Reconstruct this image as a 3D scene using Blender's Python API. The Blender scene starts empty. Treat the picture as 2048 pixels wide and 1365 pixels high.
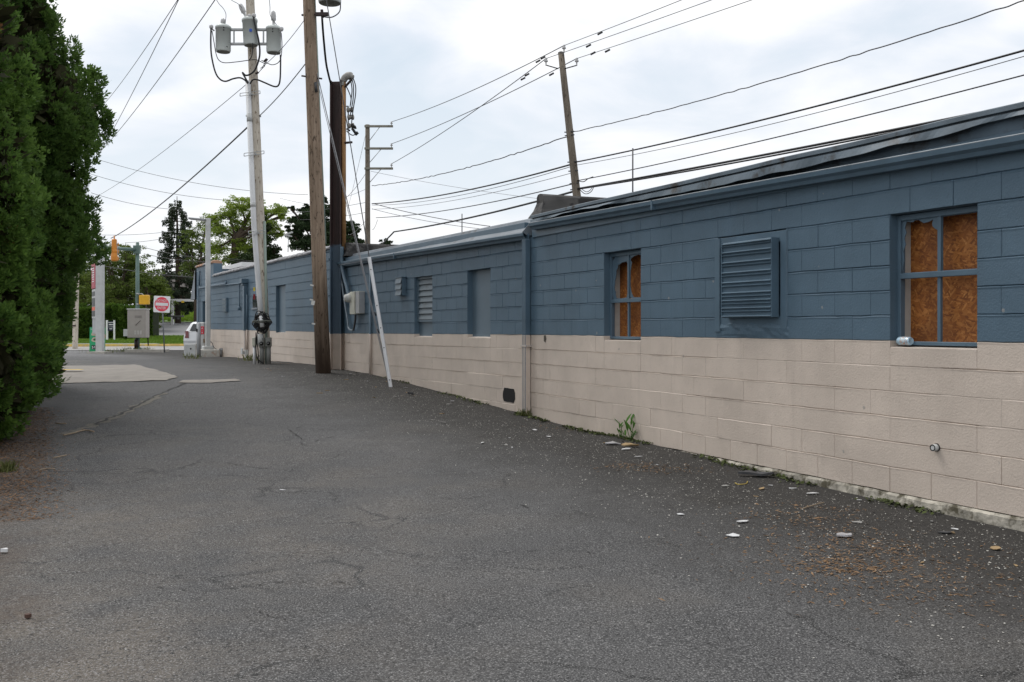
import bpy, bmesh, math, random
import numpy as np
from mathutils import Vector, Matrix, noise as mnoise
rnd = random.Random(11)
nrg = np.random.default_rng(5)
PI = math.pi
C = bpy.context.scene.collection
# ---------------------------------------------------------------- camera model of the photograph (2048 px wide)
F, HZ, EYE = 1934.0, 654.0, 1.5
def P(u, y, Y):
    return Vector(((u-1024)*Y/F, Y, EYE+(HZ-y)*Y/F))
def px(Y): return Y/F                      # metres per photo pixel at depth Y
# ---------------------------------------------------------------- terrain profile
GP = [(-80,-.1),(0,0),(4,.04),(6.7,.085),(8.5,.1),(10.5,.165),(12,.19),(13.1,.22),(15.2,.316),(16.6,.396),(18.4,.503),
      (19.5,.551),(21.3,.585),(23,.596),(26.5,.564),(30,.54),(34,.47),(38,.38),(44,.24),(50,.22),(60,.30),(78,.40),(110,2.2),
      (150,4.2),(300,8),(900,20)]
_gx = np.array([p[0] for p in GP]); _gz = np.array([p[1] for p in GP])
def gz(Y):
    w = 0.5+0.02*abs(Y)
    return float(np.mean(np.interp([Y-w, Y-w/2, Y, Y+w/2, Y+w], _gx, _gz)))
def G(u, y):
    Y = 2.0
    while Y < 400:
        if EYE+(HZ-y)*Y/F <= gz(Y): break
        Y *= 1.004
    return Vector(((u-1024)*Y/F, Y, gz(Y)))
# ---------------------------------------------------------------- wall frames: s along the wall (away), d out of it, z up
class Frame:
    def __init__(s, O, t, n): s.O, s.t, s.n = O, t, n
    def p(s, a, d, z): return Vector((s.O[0]+s.t[0]*a+s.n[0]*d, s.O[1]+s.t[1]*a+s.n[1]*d, z))
    def hit(s, u, y, d=0.0):
        ru = (u-1024)/F
        Y = (d+s.O[0]*s.n[0]+s.O[1]*s.n[1])/(ru*s.n[0]+s.n[1])
        X = ru*Y
        return ((X-s.O[0])*s.t[0]+(Y-s.O[1])*s.t[1], EYE+(HZ-y)*Y/F)
    def rot(s):                            # local x = along, y = out, z = up
        return Matrix(((s.t[0],s.n[0],0),(s.t[1],s.n[1],0),(0,0,1)))
FA = Frame((6.79,0.0), (-.4311,.9023), (-.9023,-.4311))
FB = Frame((.2546,13.68), (-.4697,.8828), (-.8828,-.4697))
# ---------------------------------------------------------------- mesh builder
def orth(d):
    d = Vector(d).normalized()
    a = Vector((0,0,1)) if abs(d.z) < .9 else Vector((1,0,0))
    x = d.cross(a).normalized()
    return x, d.cross(x).normalized(), d
class MB:
    def __init__(s): s.v=[]; s.f=[]; s.m=[]; s.s=[]
    def add(s, vs, fs, mi=0, sm=False):
        o = len(s.v); s.v += [Vector(v) for v in vs]
        for f in fs:
            s.f.append(tuple(i+o for i in f)); s.m.append(mi); s.s.append(sm)
        return s
    def quad(s, a, b, c, d, mi=0): return s.add([a,b,c,d], [(0,1,2,3)], mi)
    def box(s, c, sz, rot=None, mi=0):
        h = [x/2 for x in sz]; c = Vector(c)
        vs = [Vector((x*h[0],y*h[1],z*h[2])) for z in (-1,1) for y in (-1,1) for x in (-1,1)]
        if rot is not None: vs = [rot @ v for v in vs]
        return s.add([c+v for v in vs], [(0,2,3,1),(4,5,7,6),(0,1,5,4),(1,3,7,5),(3,2,6,7),(2,0,4,6)], mi)
    def fbox(s, Fr, s0, s1, d0, d1, z0, z1, mi=0):
        s0,s1=min(s0,s1),max(s0,s1); d0,d1=min(d0,d1),max(d0,d1); z0,z1=min(z0,z1),max(z0,z1)
        return s.box(Fr.p((s0+s1)/2,(d0+d1)/2,(z0+z1)/2), (s1-s0,d1-d0,z1-z0), Fr.rot(), mi)
    def tube(s, pts, r, n=8, mi=0, caps=True, sm=True):
        pts = [Vector(p) for p in pts]; rs = r if isinstance(r,(list,tuple)) else [r]*len(pts)
        x = None; vs=[]; fs=[]
        for i,p in enumerate(pts):
            d = (pts[min(i+1,len(pts)-1)]-pts[max(i-1,0)])
            if d.length < 1e-9: d = Vector((0,0,1))
            d.normalize()
            if x is None: x = orth(d)[0]
            else:
                x = x-d*x.dot(d)
                x = x.normalized() if x.length > 1e-6 else orth(d)[0]
            y = d.cross(x)
            for k in range(n):
                a = 2*PI*k/n
                vs.append(p+(x*math.cos(a)+y*math.sin(a))*rs[i])
        for i in range(len(pts)-1):
            for k in range(n):
                fs.append((i*n+k, i*n+(k+1)%n, (i+1)*n+(k+1)%n, (i+1)*n+k))
        s.add(vs, fs, mi, sm)
        if caps:
            s.add(vs[:n], [tuple(range(n))[::-1]], mi); s.add(vs[-n:], [tuple(range(n))], mi)
        return s
    def lathe(s, prof, o, axis=(0,0,1), n=20, mi=0, sm=True):
        o = Vector(o); x,y,d = orth(axis); vs=[]; fs=[]
        for r,z in prof:
            for k in range(n):
                a = 2*PI*k/n
                vs.append(o+d*z+(x*math.cos(a)+y*math.sin(a))*r)
        for i in range(len(prof)-1):
            for k in range(n):
                fs.append((i*n+k, i*n+(k+1)%n, (i+1)*n+(k+1)%n, (i+1)*n+k))
        return s.add(vs, fs, mi, sm)
    def sweep(s, prof, st, mi=0, closed=True, caps=True, sm=False):
        """prof: list of 2-D points; st: list of functions (a,b)->Vector, one per station"""
        n = len(prof); vs=[]; fs=[]
        for f in st: vs += [f(a,b) for a,b in prof]
        m = n if closed else n-1
        for i in range(len(st)-1):
            for k in range(m):
                fs.append((i*n+k, i*n+(k+1)%n, (i+1)*n+(k+1)%n, (i+1)*n+k))
        s.add(vs, fs, mi, sm)
        if caps and closed:
            s.add(vs[:n], [tuple(range(n))[::-1]], mi); s.add(vs[-n:], [tuple(range(n))], mi)
        return s
    def build(s, name, mats, parent=None, origin=None, bevel=0.0, seg=1):
        if not isinstance(mats,(list,tuple)): mats=[mats]
        o = Vector(parent['org']) if parent is not None else (Vector(origin) if origin is not None else (sum(s.v,Vector())/max(1,len(s.v))))
        me = bpy.data.meshes.new(name)
        me.from_pydata([v-o for v in s.v], [], s.f)
        for m in mats: me.materials.append(m)
        me.polygons.foreach_set('material_index', s.m)
        me.polygons.foreach_set('use_smooth', s.s)
        me.validate(); me.update()
        bm = bmesh.new(); bm.from_mesh(me)
        bmesh.ops.remove_doubles(bm, verts=bm.verts, dist=1e-5)
        if bevel > 0:
            es = [e for e in bm.edges if len(e.link_faces)==2 and e.calc_face_angle(0) > .5]
            bmesh.ops.bevel(bm, geom=es, offset=bevel, segments=seg, affect='EDGES', profile=.6, clamp_overlap=True)
        bmesh.ops.recalc_face_normals(bm, faces=bm.faces)
        bm.to_mesh(me); bm.free()
        ob = bpy.data.objects.new(name, me); C.objects.link(ob)
        if parent is not None: ob.parent = parent
        else: ob.location = o
        ob['org'] = tuple(o)
        return ob
def tag(o, label=None, cat=None, group=None, kind=None):
    if label: o['label'] = label
    if cat: o['category'] = cat
    if group: o['group'] = group
    if kind: o['kind'] = kind
    return o
def thing(name, label, cat, loc, group=None):
    o = bpy.data.objects.new(name, None); C.objects.link(o)
    o.location = loc; o['org'] = tuple(loc); o.empty_display_size = .2
    return tag(o, label, cat, group)
def text_mb(mb, body, origin, xdir, ydir, h, mi=0, sx=1.0, off=.004, center=True):
    cu = bpy.data.curves.new('lettering','FONT'); cu.body = body; cu.size = 1; cu.resolution_u = 3
    if center: cu.align_x = 'CENTER'
    ob = bpy.data.objects.new('lettering', cu); C.objects.link(ob)
    me = bpy.data.meshes.new_from_object(ob.evaluated_get(bpy.context.evaluated_depsgraph_get()))
    xd, yd = Vector(xdir).normalized(), Vector(ydir).normalized(); nd = xd.cross(yd)
    mb.add([Vector(origin)+xd*v.co.x*h*sx+yd*v.co.y*h+nd*off for v in me.vertices], [tuple(p.vertices) for p in me.polygons], mi)
    bpy.data.objects.remove(ob); bpy.data.curves.remove(cu); bpy.data.meshes.remove(me)
def sag(a, b, s, n=24):
    a, b = Vector(a), Vector(b)
    return [a.lerp(b,i/n)-Vector((0,0,s*4*(i/n)*(1-i/n))) for i in range(n+1)]
def spline(pts, n=8):
    pts=[Vector(p) for p in pts]; out=[]
    for i in range(len(pts)-1):
        p0,p1,p2,p3 = pts[max(i-1,0)],pts[i],pts[i+1],pts[min(i+2,len(pts)-1)]
        for k in range(n):
            t=k/n
            out.append(.5*((2*p1)+(p2-p0)*t+(2*p0-5*p1+4*p2-p3)*t*t+(3*p1-p0-3*p2+p3)*t**3))
    return out+[pts[-1]]
# ---------------------------------------------------------------- materials
MATS = {}
def N(nt, t, **k):
    n = nt.nodes.new(t)
    for a,b in k.items():
        if a.startswith('i_'): n.inputs[a[2:].replace('_',' ')].default_value = b
        else: setattr(n,a,b)
    return n
def ramp(nt, stops, inp=None):
    r = nt.nodes.new('ShaderNodeValToRGB'); e = r.color_ramp.elements
    while len(e) < len(stops): e.new(.5)
    for el,(p,c) in zip(e,stops):
        el.position = p; el.color = (c,c,c,1) if isinstance(c,(int,float)) else (*c,1)
    if inp is not None: nt.links.new(inp, r.inputs[0])
    return r.outputs[0]
def mix(nt, fac, a, b, mode='MIX'):
    m = nt.nodes.new('ShaderNodeMix'); m.data_type='RGBA'; m.blend_type = mode
    def put(sock, val):
        if hasattr(val,'node'): nt.links.new(val, sock)
        elif isinstance(val,(int,float)): sock.default_value = val if sock.type=='VALUE' else (val,val,val,1)
        else: sock.default_value = (*val,1)
    put(m.inputs[0], fac); put(m.inputs[6], a); put(m.inputs[7], b)
    return m.outputs[2]
def math_(nt, op, a, b=None, c=None, clamp=False):
    m = nt.nodes.new('ShaderNodeMath'); m.operation = op; m.use_clamp = clamp
    for i,v in enumerate((a,b,c)):
        if v is None: continue
        if hasattr(v,'node'): nt.links.new(v, m.inputs[i])
        else: m.inputs[i].default_value = v
    return m.outputs[0]
def base_mat(name):
    m = bpy.data.materials.new(name); m.use_nodes = True; nt = m.node_tree
    b = nt.nodes['Principled BSDF']; tc = N(nt,'ShaderNodeTexCoord')
    return m, nt, b, tc.outputs['Object']
def noise_(nt, co, scale, detail=4, rough=.55, dist=0.0, vec=None):
    n = N(nt,'ShaderNodeTexNoise'); n.inputs['Scale'].default_value=scale; n.inputs['Detail'].default_value=detail
    n.inputs['Roughness'].default_value=rough; n.inputs['Distortion'].default_value=dist
    if vec is not None:
        mp = N(nt,'ShaderNodeMapping'); mp.inputs['Scale'].default_value = vec; nt.links.new(co, mp.inputs[0]); co = mp.outputs[0]
    nt.links.new(co, n.inputs['Vector']); return n.outputs['Fac']
def bump(nt, b, h, strength=.3, dist=.01, prev=None):
    n = N(nt,'ShaderNodeBump'); n.inputs['Strength'].default_value=strength; n.inputs['Distance'].default_value=dist
    nt.links.new(h, n.inputs['Height'])
    if prev is not None: nt.links.new(prev, n.inputs['Normal'])
    nt.links.new(n.outputs[0], b.inputs['Normal']); return n.outputs[0]
def M(name, col, rough=.6, var=.18, scale=6, bs=0, bscale=80, metal=0, dirt=None, dscale=3, dlo=.55, dhi=.75, vec=None, spec=.4):
    if name in MATS: return MATS[name]
    m, nt, b, co = base_mat(name)
    c = tuple(col); lo = tuple(x*(1-var) for x in c); hi = tuple(min(1,x*(1+var)) for x in c)
    out = ramp(nt, [(.3,lo),(.7,hi)], noise_(nt,co,scale,5,vec=vec))
    if dirt is not None:
        out = mix(nt, ramp(nt,[(dlo,0),(dhi,1)],noise_(nt,co,dscale,6,.65,vec=vec)), out, dirt)
    nt.links.new(out, b.inputs['Base Color'])
    b.inputs['Roughness'].default_value = rough; b.inputs['Metallic'].default_value = metal
    b.inputs['Specular IOR Level'].default_value = spec
    if bs: bump(nt, b, noise_(nt,co,bscale,4), bs, .01)
    MATS[name] = m; return m
# ---------------------------------------------------------------- many small leaves as one mesh (numpy)
def leaf_object(name, mat, tv, tf, cen, dr, nr, size, parent=None, origin=None, mats2=None, midx=None):
    """tv: template (k,3) in (along, across, normal); tf: template faces (all same length)"""
    cen=np.asarray(cen,float); dr=np.asarray(dr,float); nr=np.asarray(nr,float); size=np.asarray(size,float)
    dr/= np.linalg.norm(dr,axis=1,keepdims=True)+1e-9
    sd=np.cross(dr,nr); sd/=np.linalg.norm(sd,axis=1,keepdims=True)+1e-9
    nn=np.cross(sd,dr)
    tv=np.asarray(tv,float); tf=np.asarray(tf,int); n,k=len(cen),len(tv)
    V=cen[:,None,:]+size[:,None,None]*(tv[None,:,0:1]*dr[:,None,:]+tv[None,:,1:2]*sd[:,None,:]+tv[None,:,2:3]*nn[:,None,:])
    o = np.array(parent['org'] if parent is not None else origin, float)
    V=(V-o).reshape(-1,3)
    Fc=(tf[None,:,:]+(np.arange(n)*k)[:,None,None]).reshape(-1,tf.shape[1])
    me=bpy.data.meshes.new(name); me.vertices.add(len(V)); me.vertices.foreach_set('co',V.ravel())
    me.loops.add(Fc.size); me.loops.foreach_set('vertex_index',Fc.ravel())
    me.polygons.add(len(Fc)); me.polygons.foreach_set('loop_start',np.arange(len(Fc))*tf.shape[1])
    me.polygons.foreach_set('loop_total',np.full(len(Fc),tf.shape[1]))
    for m_ in ([mat] if not isinstance(mat,(list,tuple)) else mat): me.materials.append(m_)
    if midx is not None: me.polygons.foreach_set('material_index', np.repeat(np.asarray(midx,int),len(tf)))
    me.update(calc_edges=True)
    ob=bpy.data.objects.new(name,me); C.objects.link(ob)
    if parent is not None: ob.parent=parent
    else: ob.location=o
    ob['org']=tuple(o); return ob
def leaf_mat(name, c1, c2, rough=.55, trans=.25, nscale=1.2, brown=None, bprob=.04):
    if name in MATS: return MATS[name]
    m, nt, b, co = base_mat(name)
    g = N(nt,'ShaderNodeNewGeometry')
    f = math_(nt,'ADD', math_(nt,'MULTIPLY', g.outputs['Random Per Island'], .55), math_(nt,'MULTIPLY_ADD', noise_(nt,co,nscale,3), 1.4, -.45), clamp=True)
    col = mix(nt, f, c1, c2)
    if brown is not None:
        col = mix(nt, ramp(nt,[(1-bprob*2,0),(1-bprob,1)],noise_(nt,co,nscale*1.9,4,.6)), col, brown)
    nt.links.new(col, b.inputs['Base Color']); b.inputs['Roughness'].default_value=rough
    b.inputs['Specular IOR Level'].default_value=.25
    tr = N(nt,'ShaderNodeBsdfTranslucent'); nt.links.new(col, tr.inputs[0])
    ms = N(nt,'ShaderNodeMixShader'); ms.inputs[0].default_value = trans
    nt.links.new(b.outputs[0], ms.inputs[1]); nt.links.new(tr.outputs[0], ms.inputs[2])
    nt.links.new(ms.outputs[0], nt.nodes['Material Output'].inputs[0])
    MATS[name]=m; return m
# ================================================================ camera, sky, sun
cam = bpy.data.cameras.new('camera'); camo = bpy.data.objects.new('camera', cam); C.objects.link(camo)
camo.location = (0,0,EYE); camo.rotation_euler = (PI/2,0,0)
cam.lens = F/2048*36; cam.sensor_width = 36; cam.sensor_fit = 'HORIZONTAL'
cam.shift_y = (HZ-682.5)/2048; cam.clip_start = .05; cam.clip_end = 4000
sc = bpy.context.scene; sc.camera = camo
sc.view_settings.view_transform = 'Standard'; sc.view_settings.look = 'None'; sc.view_settings.exposure = 0.0; sc.view_settings.gamma = 1
SUN_EL, SUN_AZ = math.radians(58), math.radians(-50)       # azimuth from +Y towards +X
w = bpy.data.worlds.new('World'); sc.world = w; w.use_nodes = True; nt = w.node_tree
bg = nt.nodes['Background']; bg.inputs['Strength'].default_value = .118
sky = N(nt,'ShaderNodeTexSky'); sky.sky_type='NISHITA'; sky.sun_disc=False; sky.sun_elevation=SUN_EL; sky.sun_rotation=SUN_AZ
sky.air_density=1.0; sky.dust_density=2.0; sky.ozone_density=1.0
tc = N(nt,'ShaderNodeTexCoord'); sp = N(nt,'ShaderNodeSeparateXYZ'); nt.links.new(tc.outputs['Generated'], sp.inputs[0])
den = math_(nt,'ADD', math_(nt,'MAXIMUM', sp.outputs[2], 0.0), .22)
cx = math_(nt,'DIVIDE', sp.outputs[0], den); cy = math_(nt,'DIVIDE', sp.outputs[1], den)
cb = N(nt,'ShaderNodeCombineXYZ'); nt.links.new(cx, cb.inputs[0]); nt.links.new(cy, cb.inputs[1]); cb.inputs[2].default_value = 3.7
n1 = noise_(nt, cb.outputs[0], .95, 4, .5, .5); n2 = noise_(nt, cb.outputs[0], 2.8, 6, .58, .4)
cl = math_(nt,'ADD', math_(nt,'MULTIPLY', n1, .72), math_(nt,'MULTIPLY', n2, .28))
# thick bright cloud low and high over the street, thinner blue-grey cloud to either side
ccol = ramp(nt, [(.385,(5.9,6.8,7.7)),(.455,(7.0,7.55,8.3)),(.505,(8.2,8.45,8.9)),(.565,(9.7,9.7,9.7))], cl)
hor = ramp(nt, [(0.0,1),(.12,.55),(.3,0)], sp.outputs[2])
ccol = mix(nt, math_(nt,'MULTIPLY',hor,.8), ccol, (8.9,8.95,9.05))
skyc = mix(nt, .06, ccol, sky.outputs[0])
nt.links.new(skyc, bg.inputs['Color'])
sl = bpy.data.lights.new('sun','SUN'); sl.energy = 1.8; sl.angle = math.radians(25); sl.color = (1,.97,.93)
slo = bpy.data.objects.new('sun', sl); C.objects.link(slo); slo.location=(0,0,30)
sd = Vector((math.sin(SUN_AZ)*math.cos(SUN_EL), math.cos(SUN_AZ)*math.cos(SUN_EL), math.sin(SUN_EL)))
slo.rotation_euler = (-sd).to_track_quat('-Z','Y').to_euler()
# ================================================================ materials
def wall_paint(name, col, dirt):
    m, nt, b, co = base_mat(name)
    c = ramp(nt, [(.3,tuple(x*.88 for x in col)),(.7,tuple(x*1.10 for x in col))], noise_(nt,co,1.6,6,.6))
    c = mix(nt, ramp(nt,[(.56,0),(.75,.45)],noise_(nt,co,1.0,5,.6,vec=(5,5,.5))), c, tuple(x*.8 for x in col)); c = mix(nt, ramp(nt,[(.64,0),(.70,.35)],noise_(nt,co,3.1,6,.65)), c, tuple(min(.8,x*1.25) for x in col))
    vch = N(nt,'ShaderNodeTexVoronoi'); vch.inputs['Scale'].default_value=9; nt.links.new(co, vch.inputs['Vector'])
    sch = N(nt,'ShaderNodeSeparateColor'); nt.links.new(vch.outputs['Color'], sch.inputs[0])
    chip = math_(nt,'MULTIPLY', ramp(nt,[(.955,0),(.96,1)],sch.outputs[0]), ramp(nt,[(.10,1),(.16,0)], math_(nt,'ADD', vch.outputs['Distance'], math_(nt,'MULTIPLY_ADD', noise_(nt,co,70,3), .2, -.1))))
    c = mix(nt, math_(nt,'MULTIPLY',chip,.7), c, (.30,.29,.27))
    fine = noise_(nt,co,38,3); c = mix(nt, ramp(nt,[(.60,0),(.78,.55)],fine), c, tuple(x*.72 for x in col))
    c = mix(nt, ramp(nt,[(.60,0),(.8,.5)],noise_(nt,co,.9,7,.7,vec=(1,1,.35))), c, dirt)
    nt.links.new(c, b.inputs['Base Color']); b.inputs['Roughness'].default_value=.5; b.inputs['Specular IOR Level'].default_value=.35
    h = math_(nt,'ADD', noise_(nt,co,60,5,.65), math_(nt,'MULTIPLY', noise_(nt,co,7,2), .5))
    bump(nt, b, h, .5, .008)
    MATS[name]=m; return m
m_blue = wall_paint('blue_block_paint', (.090,.145,.194), (.074,.105,.132))
m_tan = wall_paint('tan_block_paint', (.605,.52,.445), (.50,.43,.365))
m_bluetrim = M('blue_trim_paint', (.088,.142,.190), .42, .12, 3, .12, 40, spec=.5)
m_bluelite = M('blue_gray_metal', (.165,.19,.215), .55, .2, 1.5, .15, 14, dirt=(.075,.068,.06), dscale=2.2, dlo=.60, dhi=.70, spec=.5)
m_bluedoor = M('blue_panel_paint', (.115,.165,.205), .45, .08, 2, .08, 30)
m_tantrim = M('tan_trim_paint', (.59,.505,.435), .5, .1, 3, .15, 30)
m_sill = M('tan_sill_paint', (.66,.58,.51), .55, .12, 8, .2, 40)
m_fnd = M('raw_foundation', (.42,.39,.33), .9, .4, 9, 1, 22, dirt=(.085,.075,.05), dscale=6, dlo=.46, dhi=.58)
m_roof = M('roof_membrane', (.085,.083,.080), .7, .3, 2, .3, 9, dirt=(.03,.03,.03), dscale=3, dlo=.5, dhi=.62)
m_rubber = M('rubber_membrane', (.062,.059,.056), .6, .3, 3, .5, 7, dirt=(.014,.013,.013), dscale=2.6, dlo=.50, dhi=.53)
m_dark = M('dark_void', (.012,.012,.012), .9, .1)
m_black = M('black_cable', (.012,.012,.013), .5, .1)
m_wire = M('weathered_wire', (.055,.056,.06), .5, .1)
m_wirel = M('aluminium_wire', (.22,.22,.23), .45, .1)
m_galv = M('galvanised_steel', (.42,.43,.43), .45, .12, 9, .1, 40, metal=.35)
m_can = M('transformer_gray', (.56,.60,.58), .42, .05, 3)
m_canb = M('transformer_base', (.20,.20,.17), .6, .2, 6)
m_porc = M('porcelain_gray', (.50,.50,.50), .25, .08)
m_pvc = M('white_conduit', (.68,.69,.70), .4, .06, 2, dirt=(.42,.42,.40), dscale=2.5, dlo=.62, dhi=.8)
m_white = M('white_paint', (.78,.78,.78), .45, .05, 3)
m_guard = M('white_guy_guard', (.74,.75,.77), .35, .06, 3, dirt=(.4,.38,.34), dscale=5, dlo=.66, dhi=.75)
m_ugreen = M('green_gray_guard', (.27,.33,.29), .55, .12, 2)
m_gray = M('gray_paint', (.36,.37,.38), .5, .12, 3)
m_lgray = M('light_gray_paint', (.52,.53,.52), .5, .1, 4, dirt=(.33,.32,.28), dscale=2, dlo=.6, dhi=.75)
m_meterbox = M('meter_box_beige', (.50,.50,.42), .5, .15, 10, .15, 40, dirt=(.25,.24,.18), dscale=9, dlo=.62, dhi=.72)
m_rust = M('rusty_mast', (.30,.165,.07), .75, .25, 5, .3, 60)
m_beamtop = M('dark_primer_steel', (.032,.018,.017), .55, .3, 3, .15, 30)
m_ivory = M('pole_tag_white', (.75,.75,.72), .5, .05)
m_red = M('red_paint', (.48,.03,.035), .45, .08)
m_conc = M('worn_concrete', (.225,.205,.18), .85, .14, 3, .5, 60, dirt=(.17,.155,.135), dscale=2, dlo=.52, dhi=.72)
m_kerbconc = M('kerb_concrete', (.34,.32,.285), .85, .15, 4, .4, 50, dirt=(.2,.19,.15), dscale=3, dlo=.58, dhi=.72)
m_yellowk = M('yellow_kerb_paint', (.60,.42,.12), .7, .2, 4, dirt=(.40,.36,.28), dscale=3, dlo=.5, dhi=.66)
m_yellow = M('signal_yellow', (.75,.42,.03), .4, .06)
m_orange = M('signal_orange', (.66,.25,.03), .4, .08)
m_tgreen = M('signal_pole_green', (.12,.19,.17), .5, .15, 4)
m_cab = M('cabinet_beige', (.37,.34,.31), .5, .06, 3)
m_signred = M('sign_red', (.62,.03,.055), .4, .04)
m_maroon = M('banner_red', (.42,.045,.08), .45, .06)
m_glass = M('dark_glass', (.02,.025,.03), .08, .1, spec=.6)
m_pgreen = M('poster_green', (.03,.40,.17), .4, .05)
m_cream = M('poster_cream', (.55,.48,.36), .5, .25, 12)
m_carwhite = M('white_car_paint', (.72,.73,.74), .2, .03, 2, spec=.6)
m_tyre = M('tyre_rubber', (.02,.02,.02), .8, .1)
m_lamp_red = M('tail_lamp_red', (.13,.012,.014), .2, .05, spec=.6)
m_bark = M('brown_bark', (.075,.055,.04), .9, .3, 6, .7, 25)
m_terra = M('terracotta_tile', (.40,.24,.16), .75, .2, 4, .2, 40)
m_tile = M('gray_coping_tile', (.33,.33,.34), .6, .25, 5, .2, 40, dirt=(.16,.15,.14), dscale=5, dlo=.55, dhi=.7)
def wood_mat(name, c1, c2, streak, low=None):
    m, nt, b, co = base_mat(name)
    f = noise_(nt,co,1.0,7,.65,1.0,vec=(26,26,.9)); c = ramp(nt,[(.32,c1),(.68,c2)],f)
    kn = noise_(nt,co,1.0,4,.6,.4,vec=(24,24,7)); c = mix(nt, ramp(nt,[(.57,0),(.66,.9)],kn), c, streak)
    big = noise_(nt,co,.9,4,.6,vec=(1.4,1.4,.6)); c = mix(nt, ramp(nt,[(.45,0),(.75,.6)],big), c, tuple(x*.55 for x in c1))
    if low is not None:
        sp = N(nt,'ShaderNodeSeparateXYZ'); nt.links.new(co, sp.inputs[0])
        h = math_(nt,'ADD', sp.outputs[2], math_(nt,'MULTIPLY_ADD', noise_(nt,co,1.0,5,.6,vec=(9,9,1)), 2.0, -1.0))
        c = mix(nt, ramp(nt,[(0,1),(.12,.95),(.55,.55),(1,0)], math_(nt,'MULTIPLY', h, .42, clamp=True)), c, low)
    nt.links.new(c, b.inputs['Base Color']); b.inputs['Roughness'].default_value=.85; b.inputs['Specular IOR Level'].default_value=.2
    bump(nt, b, math_(nt,'SUBTRACT', f, kn), .8, .012)
    MATS[name]=m; return m
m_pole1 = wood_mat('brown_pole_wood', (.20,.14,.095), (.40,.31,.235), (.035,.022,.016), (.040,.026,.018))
m_pole2 = wood_mat('pale_pole_wood', (.50,.45,.38), (.66,.60,.51), (.16,.11,.07))
m_pole3 = wood_mat('gray_pole_wood', (.14,.115,.09), (.27,.235,.19), (.05,.04,.03))
m_oldwood = wood_mat('gray_arm_wood', (.20,.19,.16), (.30,.29,.24), (.09,.08,.06))
def osb_mat():
    m, nt, b, co = base_mat('osb_board')
    cols=[]
    for i,(vec,rot) in enumerate((((75,75,17),.5),((75,75,17),-.6),((70,70,14),1.3))):
        mp = N(nt,'ShaderNodeMapping'); mp.inputs['Rotation'].default_value=(rot,rot*.6,0); mp.inputs['Location'].default_value=(i*3.1,i,0); nt.links.new(co, mp.inputs[0])
        mp2 = N(nt,'ShaderNodeMapping'); mp2.inputs['Scale'].default_value=vec; nt.links.new(mp.outputs[0], mp2.inputs[0])
        v = N(nt,'ShaderNodeTexVoronoi'); v.inputs['Scale'].default_value=1.0; nt.links.new(mp2.outputs[0], v.inputs['Vector'])
        s_ = N(nt,'ShaderNodeSeparateColor'); nt.links.new(v.outputs['Color'], s_.inputs[0]); cols.append((s_.outputs[0], s_.outputs[1]))
    c = ramp(nt,[(0,(.21,.065,.011)),(.5,(.33,.108,.018)),(.85,(.43,.16,.033)),(1,(.58,.26,.07))], cols[0][0])
    for a,bb in cols[1:]:
        c2 = ramp(nt,[(0,(.19,.056,.010)),(.5,(.35,.118,.020)),(1,(.53,.22,.055))], a)
        c = mix(nt, ramp(nt,[(.55,0),(.6,1)], bb), c, c2)
    c = mix(nt, ramp(nt,[(.40,.55),(.62,0)],noise_(nt,co,3.2,4)), c, (.13,.038,.008))
    nt.links.new(c, b.inputs['Base Color']); b.inputs['Roughness'].default_value=.6
    MATS['osb']=m; return m
m_osb = osb_mat()
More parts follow.
